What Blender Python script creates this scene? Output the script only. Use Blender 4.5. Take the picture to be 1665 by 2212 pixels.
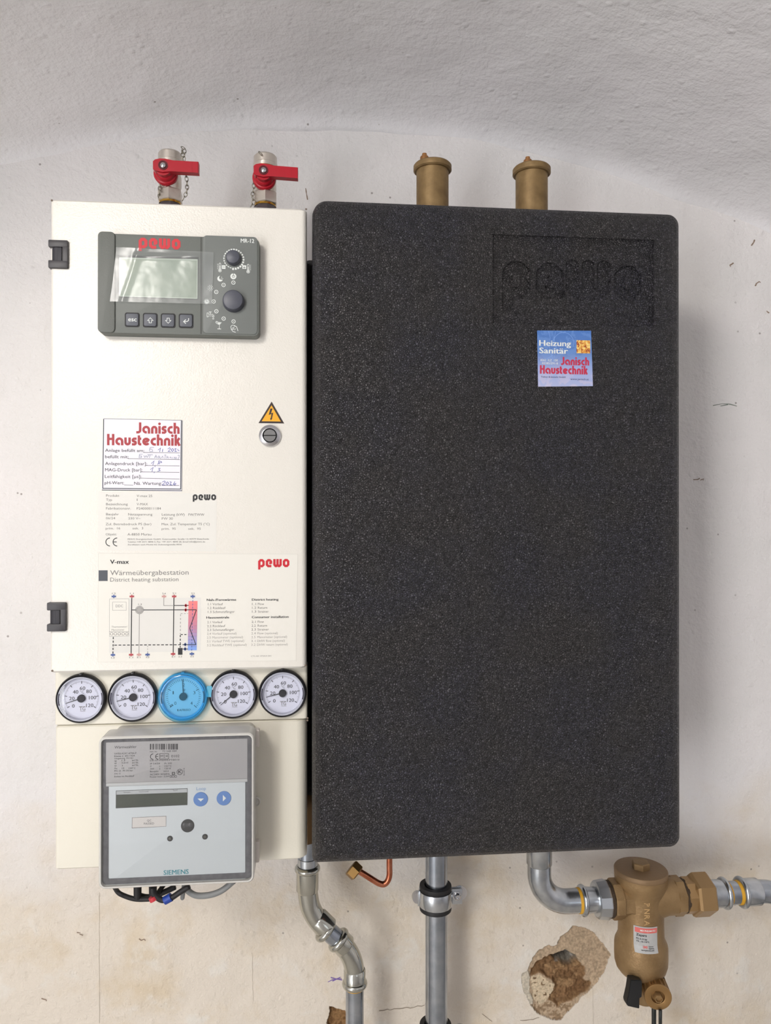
import bpy, bmesh, math, random
import numpy as np
from mathutils import Vector, Matrix
PI = math.pi
SC = bpy.context.scene
COL = SC.collection
for _o in list(bpy.data.objects):
    bpy.data.objects.remove(_o)

# ------------------------------------------------------------------ camera
IMG_W, IMG_H, FPX = 1665.0, 2212.0, 1600.0
YAW, PITCH = math.radians(5.4), math.radians(0.2)
CAM = Vector((0.0, -1.0, 1.5))
FWD = Vector((math.sin(YAW) * math.cos(PITCH), math.cos(YAW) * math.cos(PITCH), math.sin(PITCH)))
RGT = Vector((math.cos(YAW), -math.sin(YAW), 0.0))
UPV = RGT.cross(FWD)
cd = bpy.data.cameras.new('camera')
cd.sensor_fit = 'HORIZONTAL'
cd.sensor_width = 36.0
cd.lens = 36.0 * FPX / IMG_W
cd.clip_start = 0.01
cam = bpy.data.objects.new('camera', cd)
COL.objects.link(cam)
cam.matrix_world = Matrix(((RGT.x, UPV.x, -FWD.x, CAM.x), (RGT.y, UPV.y, -FWD.y, CAM.y),
                           (RGT.z, UPV.z, -FWD.z, CAM.z), (0, 0, 0, 1)))
SC.camera = cam


def on(px, py, Y=0.0):
    """point of the plane y=Y measured at a pixel of the photograph"""
    d = FWD + RGT * ((px - IMG_W / 2) / FPX) + UPV * ((IMG_H / 2 - py) / FPX)
    return CAM + d * ((Y - CAM.y) / d.y)


def mpp(Y):
    """metres per photograph pixel at depth Y"""
    return (Y - CAM.y) / FPX


# ------------------------------------------------------------------ world, lights, exposure
world = bpy.data.worlds.new('world')
SC.world = world
world.use_nodes = True
world.node_tree.nodes['Background'].inputs[0].default_value = (0.75, 0.82, 1.0, 1)
world.node_tree.nodes['Background'].inputs[1].default_value = 0.25


def area(name, loc, target, sx, sy, energy, color):
    l = bpy.data.lights.new(name, 'AREA')
    l.shape = 'RECTANGLE'
    l.size, l.size_y = sx, sy
    l.energy = energy
    l.color = color
    o = bpy.data.objects.new(name, l)
    COL.objects.link(o)
    o.location = loc
    o.rotation_euler = (Vector(target) - Vector(loc)).to_track_quat('-Z', 'Y').to_euler()
    return o


area('ceiling_lamp_light', (-0.66, -1.55, 2.06), (-0.15, 0, 1.5), 0.34, 0.26, 10.5, (1.0, 0.955, 0.90))
area('added_fill_right', (1.0, -2.97, 1.55), (1.0, 0, 1.5), 0.78, 0.68, 2, (0.93, 0.96, 1.0))  # weak fill added at right behind the camera; no window is seen there
area('added_fill_left', (-1.8, -2.97, 1.02), (-1.6, 0, 1.1), 0.78, 1.9, 54, (0.97, 0.98, 1.0))  # made-up tall fill behind the camera at left, brightens vault and wall
SC.view_settings.view_transform = 'Standard'
SC.view_settings.look = 'None'
SC.view_settings.gamma = 1.0
SC.view_settings.exposure = 0.08
SC.view_settings.use_curve_mapping = False
SC.cycles.use_denoising = True
SC.cycles.max_bounces = 7
SC.cycles.diffuse_bounces = 4
SC.cycles.adaptive_threshold = 0.015
SC.cycles.transparent_max_bounces = 16
SC.cycles.sample_clamp_indirect = 6.0


# ------------------------------------------------------------------ materials
def lin(c):
    r = []
    for v in c[:3]:
        v /= 255.0
        r.append(v / 12.92 if v <= 0.04045 else ((v + 0.055) / 1.055) ** 2.4)
    return (*r, 1.0)


MATS = {}


def nd(t, kind, **kw):
    n = t.nodes.new(kind)
    for k, v in kw.items():
        setattr(n, k, v)
    return n


def mat(name, c, rough=0.5, metal=0.0, bump=None, var=None, spec=0.5, coat=0.0):
    """bump: list of (kind, scale, distance); var: (scale, second colour, amount)"""
    if name in MATS:
        return MATS[name]
    m = bpy.data.materials.new(name)
    m.use_nodes = True
    t = m.node_tree
    b = t.nodes['Principled BSDF']
    b.inputs['Base Color'].default_value = lin(c)
    b.inputs['Roughness'].default_value = rough
    b.inputs['Metallic'].default_value = metal
    b.inputs['Specular IOR Level'].default_value = spec
    b.inputs['Coat Weight'].default_value = coat
    m.diffuse_color = lin(c)
    tc = nd(t, 'ShaderNodeTexCoord')
    if var:
        n = nd(t, 'ShaderNodeTexNoise')
        n.inputs['Scale'].default_value = var[0]
        n.inputs['Detail'].default_value = 6
        t.links.new(tc.outputs['Object'], n.inputs['Vector'])
        cr = nd(t, 'ShaderNodeMapRange')
        cr.inputs[1].default_value, cr.inputs[2].default_value = 0.38, 0.65
        cr.inputs[4].default_value = var[2]
        t.links.new(n.outputs['Fac'], cr.inputs[0])
        mx = nd(t, 'ShaderNodeMix', data_type='RGBA')
        mx.inputs[6].default_value = lin(c)
        mx.inputs[7].default_value = lin(var[1])
        t.links.new(cr.outputs[0], mx.inputs[0])
        t.links.new(mx.outputs[2], b.inputs['Base Color'])
    prev = None
    for kind, scale, dist in (bump or []):
        if kind == 'noise':
            n = nd(t, 'ShaderNodeTexNoise')
            n.inputs['Detail'].default_value = 3
            out = n.outputs['Fac']
        else:
            n = nd(t, 'ShaderNodeTexVoronoi', feature='SMOOTH_F1')
            n.inputs['Smoothness'].default_value = 0.3
            out = n.outputs['Distance']
        n.inputs['Scale'].default_value = scale
        t.links.new(tc.outputs['Object'], n.inputs['Vector'])
        bp = nd(t, 'ShaderNodeBump')
        bp.inputs['Strength'].default_value = 1.0
        bp.inputs['Distance'].default_value = dist
        bp.invert = kind != 'noise'
        t.links.new(out, bp.inputs['Height'])
        if prev:
            t.links.new(prev.outputs[0], bp.inputs['Normal'])
        prev = bp
    if prev:
        t.links.new(prev.outputs[0], b.inputs['Normal'])
    MATS[name] = m
    return m


def clear_mat(name, tint, diff, diff_amt, gloss_rough=0.05, bump=None):
    """see-through plastic film or pane: tinted transparency, a little milkiness and a sheen"""
    if name in MATS:
        return MATS[name]
    m = bpy.data.materials.new(name)
    m.use_nodes = True
    t = m.node_tree
    t.nodes.remove(t.nodes['Principled BSDF'])
    out = t.nodes['Material Output']
    tr = nd(t, 'ShaderNodeBsdfTransparent')
    tr.inputs[0].default_value = (*tint, 1)
    df = nd(t, 'ShaderNodeBsdfDiffuse')
    df.inputs[0].default_value = lin(diff)
    gl = nd(t, 'ShaderNodeBsdfGlossy')
    gl.inputs['Roughness'].default_value = gloss_rough
    m1 = nd(t, 'ShaderNodeMixShader')
    m1.inputs[0].default_value = diff_amt
    t.links.new(tr.outputs[0], m1.inputs[1])
    t.links.new(df.outputs[0], m1.inputs[2])
    fr = nd(t, 'ShaderNodeLayerWeight')
    fr.inputs[0].default_value = 0.5
    pw = nd(t, 'ShaderNodeMath', operation='POWER')
    pw.inputs[1].default_value = 5.0
    t.links.new(fr.outputs['Facing'], pw.inputs[0])
    sch = nd(t, 'ShaderNodeMapRange')
    sch.inputs[3].default_value, sch.inputs[4].default_value = 0.04, 0.9
    t.links.new(pw.outputs[0], sch.inputs[0])
    m2 = nd(t, 'ShaderNodeMixShader')
    t.links.new(sch.outputs[0], m2.inputs[0])
    t.links.new(m1.outputs[0], m2.inputs[1])
    t.links.new(gl.outputs[0], m2.inputs[2])
    t.links.new(m2.outputs[0], out.inputs[0])
    if bump:
        tc = nd(t, 'ShaderNodeTexCoord')
        n = nd(t, 'ShaderNodeTexNoise')
        n.inputs['Scale'].default_value = bump[0]
        n.inputs['Detail'].default_value = 2
        t.links.new(tc.outputs['Object'], n.inputs['Vector'])
        bp = nd(t, 'ShaderNodeBump')
        bp.inputs['Distance'].default_value = bump[1]
        t.links.new(n.outputs['Fac'], bp.inputs['Height'])
        t.links.new(bp.outputs[0], gl.inputs['Normal'])
        t.links.new(bp.outputs[0], fr.inputs['Normal'])
    MATS[name] = m
    return m


def plaster_mat(name, damp):
    """lime-washed rough plaster; damp=True adds the tan damp staining low on the wall"""
    m = bpy.data.materials.new(name)
    m.use_nodes = True
    t = m.node_tree
    b = t.nodes['Principled BSDF']
    b.inputs['Roughness'].default_value = 0.78
    b.inputs['Specular IOR Level'].default_value = 0.25
    tc = nd(t, 'ShaderNodeTexCoord')
    L = t.links.new

    def noise(scale, detail=4, rough=0.55):
        n = nd(t, 'ShaderNodeTexNoise')
        n.inputs['Scale'].default_value = scale
        n.inputs['Detail'].default_value = detail
        n.inputs['Roughness'].default_value = rough
        L(tc.outputs['Object'], n.inputs['Vector'])
        return n.outputs['Fac']

    def rng(src, a, c, lo=0.0, hi=1.0):
        r = nd(t, 'ShaderNodeMapRange')
        r.inputs[1].default_value, r.inputs[2].default_value = a, c
        r.inputs[3].default_value, r.inputs[4].default_value = lo, hi
        L(src, r.inputs[0])
        return r.outputs[0]

    def mixc(fac, a, c):
        x = nd(t, 'ShaderNodeMix', data_type='RGBA')
        L(fac, x.inputs[0])
        if isinstance(a, tuple):
            x.inputs[6].default_value = lin(a)
        else:
            L(a, x.inputs[6])
        if isinstance(c, tuple):
            x.inputs[7].default_value = lin(c)
        else:
            L(c, x.inputs[7])
        return x.outputs[2]

    def math_(op, a, c):
        x = nd(t, 'ShaderNodeMath', operation=op)
        for k, v in ((0, a), (1, c)):
            if isinstance(v, (int, float)):
                x.inputs[k].default_value = v
            else:
                L(v, x.inputs[k])
        return x.outputs[0]
    col = mixc(rng(noise(5, 3), 0.35, 0.7), (231, 227, 226), (223, 221, 219)) if damp else mixc(rng(noise(5, 3), 0.35, 0.7), (240, 238, 240), (233, 232, 233))
    if damp:
        sep = nd(t, 'ShaderNodeSeparateXYZ')
        L(tc.outputs['Object'], sep.inputs[0])
        # height of the damp line, wavering along the wall
        zz = math_('ADD', sep.outputs[2], math_('MULTIPLY', rng(noise(7, 5), 0.3, 0.7, -1, 1), 0.06))
        low = rng(zz, 1.12, 0.98)
        col = mixc(low, col, (222, 212, 198))
        blot = math_('MULTIPLY', rng(noise(11, 6, 0.6), 0.50, 0.68), low)
        col = mixc(math_('MULTIPLY', blot, 0.45), col, (203, 180, 140))
        pale = math_('MULTIPLY', rng(noise(16, 4), 0.58, 0.66), low)
        col = mixc(math_('MULTIPLY', pale, 0.6), col, (226, 222, 214))
        gr = math_('MULTIPLY', rng(noise(45, 6, 0.7), 0.60, 0.75), low)
        col = mixc(math_('MULTIPLY', gr, 0.35), col, (165, 150, 130))
    # scattered dark grit
    v = nd(t, 'ShaderNodeTexVoronoi')
    v.inputs['Scale'].default_value = 42
    L(tc.outputs['Object'], v.inputs['Vector'])
    dot = math_('MULTIPLY', rng(v.outputs['Distance'], 0.075, 0.045), rng(noise(9, 2), 0.50, 0.58))
    col = mixc(math_('MULTIPLY', dot, 0.7), col, (120, 110, 105))
    L(col, b.inputs['Base Color'])
    prev = None
    for sc, dist, det in ((16, 0.006 if damp else 0.0035, 2), (55, 0.0022, 3), (170, 0.0015 if damp else 0.0012, 3), (420, 0.0006 if damp else 0.0004, 2)):
        bp = nd(t, 'ShaderNodeBump')
        bp.inputs['Distance'].default_value = dist
        bp.inputs['Strength'].default_value = 0.8
        L(noise(sc, det), bp.inputs['Height'])
        if prev:
            L(prev.outputs[0], bp.inputs['Normal'])
        prev = bp
    # small raised crumbs
    bp = nd(t, 'ShaderNodeBump')
    bp.inputs['Distance'].default_value = 0.0007
    v2 = nd(t, 'ShaderNodeTexVoronoi')
    v2.inputs['Scale'].default_value = 48
    L(tc.outputs['Object'], v2.inputs['Vector'])
    L(rng(v2.outputs['Distance'], 0.22, 0.05), bp.inputs['Height'])
    L(prev.outputs[0], bp.inputs['Normal'])
    L(bp.outputs[0], b.inputs['Normal'])
    return m


def epp_mat():
    m = bpy.data.materials.new('bead_foam')
    m.use_nodes = True
    t = m.node_tree
    L = t.links.new
    b = t.nodes['Principled BSDF']
    b.inputs['Roughness'].default_value = 0.40
    b.inputs['Specular IOR Level'].default_value = 0.55
    tc = nd(t, 'ShaderNodeTexCoord')
    wn = nd(t, 'ShaderNodeTexNoise')
    wn.inputs['Scale'].default_value = 160
    L(tc.outputs['Object'], wn.inputs['Vector'])
    off = nd(t, 'ShaderNodeVectorMath', operation='MULTIPLY_ADD')
    off.inputs[1].default_value = (0.0022,) * 3
    L(wn.outputs['Color'], off.inputs[0])
    L(tc.outputs['Object'], off.inputs[2])
    v = nd(t, 'ShaderNodeTexVoronoi')
    v.inputs['Scale'].default_value = 440
    L(off.outputs[0], v.inputs['Vector'])
    ve = nd(t, 'ShaderNodeTexVoronoi', feature='DISTANCE_TO_EDGE')
    ve.inputs['Scale'].default_value = 440
    L(off.outputs[0], ve.inputs['Vector'])
    e = nd(t, 'ShaderNodeMapRange')
    e.inputs[1].default_value, e.inputs[2].default_value = 0.0, 0.30
    e.interpolation_type = 'SMOOTHSTEP'
    L(ve.outputs['Distance'], e.inputs[0])
    n = nd(t, 'ShaderNodeTexNoise')
    n.inputs['Scale'].default_value = 14
    n.inputs['Detail'].default_value = 4
    L(tc.outputs['Object'], n.inputs['Vector'])
    cr = nd(t, 'ShaderNodeValToRGB')
    cr.color_ramp.elements[0].position, cr.color_ramp.elements[0].color = 0.38, lin((46, 45, 53))
    cr.color_ramp.elements[1].position, cr.color_ramp.elements[1].color = 0.62, lin((51, 48, 49))
    L(n.outputs['Fac'], cr.inputs[0])
    # bead to bead brightness
    hs = nd(t, 'ShaderNodeMapRange')
    hs.inputs[3].default_value, hs.inputs[4].default_value = 0.55, 1.65
    sp = nd(t, 'ShaderNodeSeparateColor')
    L(v.outputs['Color'], sp.inputs[0])
    L(sp.outputs[0], hs.inputs[0])
    mm = nd(t, 'ShaderNodeMath', operation='MULTIPLY')
    L(hs.outputs[0], mm.inputs[0])
    em = nd(t, 'ShaderNodeMapRange')
    em.inputs[3].default_value = 0.38
    em.inputs[4].default_value = 1.15
    L(e.outputs[0], em.inputs[0])
    L(em.outputs[0], mm.inputs[1])
    mx = nd(t, 'ShaderNodeVectorMath', operation='SCALE')
    L(cr.outputs[0], mx.inputs[0])
    L(mm.outputs[0], mx.inputs['Scale'])
    L(mx.outputs[0], b.inputs['Base Color'])
    bp = nd(t, 'ShaderNodeBump')
    bp.inputs['Distance'].default_value = 0.0013
    L(e.outputs[0], bp.inputs['Height'])
    b2 = nd(t, 'ShaderNodeBump')
    b2.inputs['Distance'].default_value = 0.0007
    n2 = nd(t, 'ShaderNodeTexNoise')
    n2.inputs['Scale'].default_value = 600
    L(tc.outputs['Object'], n2.inputs['Vector'])
    L(n2.outputs['Fac'], b2.inputs['Height'])
    L(bp.outputs[0], b2.inputs['Normal'])
    L(b2.outputs[0], b.inputs['Normal'])
    return m


def attr_mat(name):
    """bare masonry: colour comes from the mesh's own colour attribute (stone, mortar, render), with grain"""
    m = bpy.data.materials.new(name)
    m.use_nodes = True
    t = m.node_tree
    L = t.links.new
    b = t.nodes['Principled BSDF']
    b.inputs['Roughness'].default_value = 0.95
    b.inputs['Specular IOR Level'].default_value = 0.1
    a = nd(t, 'ShaderNodeAttribute', attribute_name='mineral')
    tc = nd(t, 'ShaderNodeTexCoord')
    n = nd(t, 'ShaderNodeTexNoise')
    n.inputs['Scale'].default_value = 330
    n.inputs['Detail'].default_value = 5
    L(tc.outputs['Object'], n.inputs['Vector'])
    r = nd(t, 'ShaderNodeMapRange')
    r.inputs[1].default_value, r.inputs[2].default_value = 0.35, 0.65
    r.inputs[3].default_value, r.inputs[4].default_value = 0.78, 1.15
    L(n.outputs['Fac'], r.inputs[0])
    s = nd(t, 'ShaderNodeVectorMath', operation='SCALE')
    L(a.outputs['Color'], s.inputs[0])
    L(r.outputs[0], s.inputs['Scale'])
    L(s.outputs[0], b.inputs['Base Color'])
    bp = nd(t, 'ShaderNodeBump')
    bp.inputs['Distance'].default_value = 0.0006
    L(n.outputs['Fac'], bp.inputs['Height'])
    L(bp.outputs[0], b.inputs['Normal'])
    return m


WALL = plaster_mat('wall_plaster', True)
VAULT = plaster_mat('vault_plaster', False)
FOAM = epp_mat()
MASONRY = attr_mat('bare_masonry')
CREAM = mat('cream_powder_coat', (225, 221, 212), 0.31, bump=[('noise', 700, 0.00026), ('noise', 30, 0.0004)], spec=0.55)
CREAM2 = mat('cream_smooth_paint', (223, 218, 203), 0.42, bump=[('noise', 600, 0.00012)])
BLACKP = mat('black_plastic', (52, 50, 53), 0.45)
DARKP = mat('dark_recess', (16, 15, 17), 0.6)
GREYP = mat('controller_grey', (100, 104, 99), 0.5, bump=[('noise', 900, 0.0001)])
GREYP2 = mat('controller_side_grey', (94, 97, 92), 0.5, bump=[('noise', 900, 0.0001)])
KEY = mat('key_slate', (86, 89, 97), 0.5)
KNOB = mat('knob_slate', (74, 76, 86), 0.42)
LCD = mat('lcd_green', (132, 147, 130), 0.35, var=(18, (142, 153, 132), 0.7))
LCD2 = mat('lcd_dark_green', (50, 58, 45), 0.25, var=(60, (62, 68, 52), 0.7))
INKW = mat('white_ink', (222, 226, 222), 0.6)
INKK = mat('black_ink', (38, 38, 40), 0.6)
INKG = mat('grey_ink', (122, 120, 118), 0.6)
INKLG = mat('light_grey_ink', (165, 162, 158), 0.6)
RED = mat('red_ink', (196, 20, 38), 0.5)
RED2 = mat('sticker_red_ink', (168, 58, 64), 0.6)
RED3 = mat('magenta_red_ink', (190, 45, 75), 0.5)
PEN = mat('ballpoint_ink', (84, 94, 160), 0.6)
PENF = mat('faded_pen_ink', (142, 148, 170), 0.6)
PAPER = mat('white_paper', (232, 229, 236), 0.55)
PLATE = mat('plate_film', (222, 220, 213), 0.4)
PLATE2 = mat('schematic_film', (226, 223, 214), 0.42)
DIAL = mat('dial_white', (214, 216, 228), 0.5)
RUBBER = mat('black_rubber', (26, 25, 27), 0.6)
REDH = mat('red_handle_plastic', (176, 8, 34), 0.35)
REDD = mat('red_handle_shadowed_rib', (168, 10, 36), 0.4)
NICKEL = mat('nickel_plate', (218, 210, 200), 0.32, 0.85, bump=[('noise', 90, 0.0006)])
BRASS = mat('raw_brass', (150, 124, 84), 0.55, 0.45, bump=[('noise', 350, 0.0002)], var=(60, (118, 94, 60), 0.8))
BRASSF = mat('cast_bronze', (154, 126, 88), 0.46, 0.5, bump=[('noise', 420, 0.00035), ('noise', 60, 0.0006)], var=(40, (128, 102, 68), 0.7))
BRASSN = mat('machined_brass', (156, 126, 86), 0.38, 0.55, bump=[('noise', 200, 0.0001)])
BRASSL = mat('bright_brass', (214, 168, 72), 0.25, 1.0)
STEEL = mat('galvanised_steel', (200, 204, 208), 0.24, 1.0, var=(70, (150, 158, 166), 0.6), bump=[('noise', 40, 0.0004)])
STEELD = mat('zinc_pipe', (180, 186, 194), 0.22, 1.0, var=(50, (138, 146, 158), 0.6))
CHROME = mat('lock_chrome', (205, 205, 208), 0.18, 1.0)
COPPER = mat('copper', (192, 124, 96), 0.28, 1.0, var=(90, (160, 84, 56), 0.6))
STEELP = mat('polished_press_steel', (188, 188, 180), 0.15, 1.0, bump=[('noise', 40, 0.0004)])
YELLOW = mat('yellow_ring', (214, 160, 40), 0.5)
HEMP = mat('hemp_sealant', (70, 56, 42), 0.95, bump=[('noise', 700, 0.001)])
HOUSE = mat('meter_housing', (206, 203, 196), 0.4)
METERF = mat('meter_face_grey', (200, 207, 210), 0.45)
METERP = mat('meter_plate_grey', (164, 163, 164), 0.4, var=(22, (172, 170, 168), 0.5))
METERS = mat('meter_sill_grey', (184, 186, 186), 0.4)
GASKET = mat('gasket_grey', (76, 76, 80), 0.7, bump=[('noise', 700, 0.0004)], var=(200, (98, 97, 101), 0.8))
BLUEB = mat('blue_button', (84, 126, 188), 0.5)
TEAL = mat('teal_ink', (0, 128, 142), 0.5)
GREYC = mat('grey_cable', (128, 130, 130), 0.5)
BLUET = mat('blue_tag', (28, 62, 150), 0.45)
REDT = mat('red_tag', (190, 50, 60), 0.45)
AMBER = mat('amber_sign', (228, 165, 20), 0.45)
SIGNK = mat('sign_black', (42, 24, 16), 0.5)
LENS = clear_mat('clear_lens', (0.97, 0.97, 0.99), (230, 230, 240), 0.03, 0.04)
FILM = clear_mat('wrinkled_film', (0.96, 0.97, 0.97), (205, 208, 208), 0.12, 0.22, bump=(45, 0.0007))
BLUEF = clear_mat('blue_film', (0.55, 0.86, 0.98), (90, 190, 240), 0.10, 0.15, bump=(120, 0.0004))
LID = clear_mat('milky_lid_plastic', (0.9, 0.9, 0.88), (208, 206, 200), 0.93, 0.25)
GLASS = clear_mat('lid_pane', (0.98, 0.98, 0.98), (210, 215, 215), 0.02, 0.03)


# ------------------------------------------------------------------ object helpers
ORG = {}


def link(o):
    COL.objects.link(o)
    return o


def thing(name, label, cat, loc, group=None):
    o = bpy.data.objects.new(name, None)
    o.empty_display_size = 0.02
    link(o)
    o.location = loc
    o['label'] = label
    o['category'] = cat
    if group:
        o['group'] = group
    ORG[o] = Vector(loc)
    return o


def tag(o, label=None, cat=None, group=None, kind=None):
    for k, v in (('label', label), ('category', cat), ('group', group), ('kind', kind)):
        if v:
            o[k] = v
    return o


def obj(name, bm, m, parent=None, smooth=False, label=None, origin=None):
    """link a bmesh built in world coordinates as one mesh object"""
    if isinstance(bm, bpy.types.Mesh):
        me = bm
    else:
        me = bpy.data.meshes.new(name)
        bm.normal_update()
        bm.to_mesh(me)
        bm.free()
    me.name = name
    for x in (m if isinstance(m, (list, tuple)) else [m]):
        me.materials.append(x)
    o = bpy.data.objects.new(name, me)
    link(o)
    if parent is not None:
        org = ORG[parent]
        o.parent = parent
    else:
        org = Vector(origin) if origin is not None else Vector((0, 0, 0))
        o.location = org
    ORG[o] = org
    if org.length > 0:
        me.transform(Matrix.Translation(-org))
    if smooth:
        me.polygons.foreach_set('use_smooth', [True] * len(me.polygons))
        if smooth != 'all':
            me.set_sharp_from_angle(angle=math.radians(smooth if smooth is not True else 35))
    if label:
        o['label'] = label
    return o


def B():
    return bmesh.new()


def loft(bm, rings, closed=True, cap0=True, cap1=True, mi=0):
    """quads between rings of points; caps as n-gons"""
    rs = [[bm.verts.new(p) for p in r] for r in rings]
    n = len(rs[0])
    for a, b in zip(rs, rs[1:]):
        for i in range(n if closed else n - 1):
            j = (i + 1) % n
            f = bm.faces.new((a[i], a[j], b[j], b[i]))
            f.material_index = mi
    if cap0:
        bm.faces.new(rs[0][::-1]).material_index = mi
    if cap1:
        bm.faces.new(rs[-1]).material_index = mi
    return rs


def rrect(x0, x1, z0, z1, r, seg=6):
    """counter-clockwise (seen from the camera) rounded rectangle in x,z"""
    pts = []
    lim = min((x1 - x0) / 2 - 1e-6, (z1 - z0) / 2 - 1e-6)
    rr = [max(min(v, lim), 1e-6) for v in (r if isinstance(r, (tuple, list)) else (r,) * 4)]
    for sx_, sz_, a, r in ((1, 0, -90, rr[0]), (1, 1, 0, rr[1]), (0, 1, 90, rr[2]), (0, 0, 180, rr[3])):
        cx = x1 - r if sx_ else x0 + r
        cz = z1 - r if sz_ else z0 + r
        for k in range(seg + 1):
            t = math.radians(a + 90 * k / seg)
            pts.append((cx + r * math.cos(t), cz + r * math.sin(t)))
    return pts


def slab(bm, x0, x1, z0, z1, yb, yf, r=0.002, bev=0.001, seg=6, bseg=3, mi=0, back=True):
    """rounded rectangular block from yb (back) to yf (front, smaller y) with a rounded front edge"""
    rings = [[(x, yb, z) for x, z in rrect(x0, x1, z0, z1, r, seg)]]
    for k in range(bseg + 1):
        a = PI / 2 * k / bseg
        ins = bev * (1 - math.cos(a))
        y = yf + bev * (1 - math.sin(a))
        rings.append([(x, y, z) for x, z in rrect(x0 + ins, x1 - ins, z0 + ins, z1 - ins, max(r - ins, 1e-4), seg)])
    loft(bm, rings, cap0=back, mi=mi)


def box(bm, x0, x1, y0, y1, z0, z1, bev=0.0, mi=0):
    r = bmesh.ops.create_cube(bm, size=1.0)
    vs = r['verts']
    for v in vs:
        v.co = Vector(((x0 + x1) / 2 + v.co.x * (x1 - x0), (y0 + y1) / 2 + v.co.y * (y1 - y0), (z0 + z1) / 2 + v.co.z * (z1 - z0)))
    fs = {f for v in vs for f in v.link_faces}
    for f in fs:
        f.material_index = mi
    if bev > 0:
        es = {e for v in vs for e in v.link_edges}
        bmesh.ops.bevel(bm, geom=list(es), offset=bev, segments=2, affect='EDGES', profile=0.6)


def frame_of(ax):
    ax = Vector(ax).normalized()
    h = Vector((0, 0, 1)) if abs(ax.z) < 0.9 else Vector((0, -1, 0))
    u = h.cross(ax).normalized()
    return ax, u, ax.cross(u)


def lathe(bm, o, ax, prof, seg=40, rot=0.0, cap0=True, cap1=True, mi=0):
    """profile [(h along axis, radius)] turned round the axis from point o"""
    ax, u, w = frame_of(ax)
    o = Vector(o)
    rings = []
    for h, r in prof:
        rings.append([o + ax * h + (u * math.cos(a) + w * math.sin(a)) * max(r, 1e-5)
                      for a in (rot + 2 * PI * k / seg for k in range(seg))])
    loft(bm, rings, cap0=cap0, cap1=cap1, mi=mi)


def tube(bm, pts, r, seg=20, caps=True, closed=False, mi=0):
    pts = [Vector(p) for p in pts]
    n = len(pts)
    rad = r if isinstance(r, (list, tuple)) else [r] * n
    rings = []
    u = None
    for i, p in enumerate(pts):
        if closed:
            t = (pts[(i + 1) % n] - pts[i - 1]).normalized()
        else:
            t = (pts[min(i + 1, n - 1)] - pts[max(i - 1, 0)]).normalized()
        if u is None:
            _, u, w = frame_of(t)
        else:
            u = (u - t * u.dot(t)).normalized()
            w = t.cross(u)
        rings.append([p + (u * math.cos(a) + w * math.sin(a)) * rad[i] for a in (2 * PI * k / seg for k in range(seg))])
    if closed:
        rings.append(rings[0])
        loft(bm, rings, cap0=False, cap1=False, mi=mi)
        bmesh.ops.remove_doubles(bm, verts=bm.verts[:], dist=1e-7)
    else:
        loft(bm, rings, cap0=caps, cap1=caps, mi=mi)


def smooth_path(pts, n=8):
    """Catmull-Rom through the points"""
    P = [Vector(p) for p in pts]
    P = [P[0] * 2 - P[1]] + P + [P[-1] * 2 - P[-2]]
    out = []
    for i in range(1, len(P) - 2):
        for k in range(n):
            t = k / n
            a, b, c, d = P[i - 1], P[i], P[i + 1], P[i + 2]
            out.append(0.5 * ((2 * b) + (c - a) * t + (2 * a - 5 * b + 4 * c - d) * t * t + (3 * b - a - 3 * c + d) * t ** 3))
    out.append(P[-2])
    return out


def arc_pts(c, r, a0, a1, n=12):
    return [(c[0] + r * math.cos(math.radians(a0 + (a1 - a0) * k / n)), c[1] + r * math.sin(math.radians(a0 + (a1 - a0) * k / n)))
            for k in range(n + 1)]


# ------------------------------------------------------------------ flat print: polygons laid on a plane facing the room
_TXT = {}
_cap = [None]


def glyphs(s, bold):
    key = (s, bold)
    if key not in _TXT:
        c = bpy.data.curves.new('t', 'FONT')
        c.body = s
        c.size = 1.0
        c.resolution_u = 2
        c.offset = bold
        o = bpy.data.objects.new('t', c)
        link(o)
        dg = bpy.context.evaluated_depsgraph_get()
        me = bpy.data.meshes.new_from_object(o.evaluated_get(dg))
        co = np.array([v.co[:2] for v in me.vertices]) if len(me.vertices) else np.zeros((1, 2))
        fs = [tuple(p.vertices) for p in me.polygons]
        bpy.data.objects.remove(o)
        bpy.data.curves.remove(c)
        bpy.data.meshes.remove(me)
        _TXT[key] = (co, fs)
    return _TXT[key]


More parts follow.
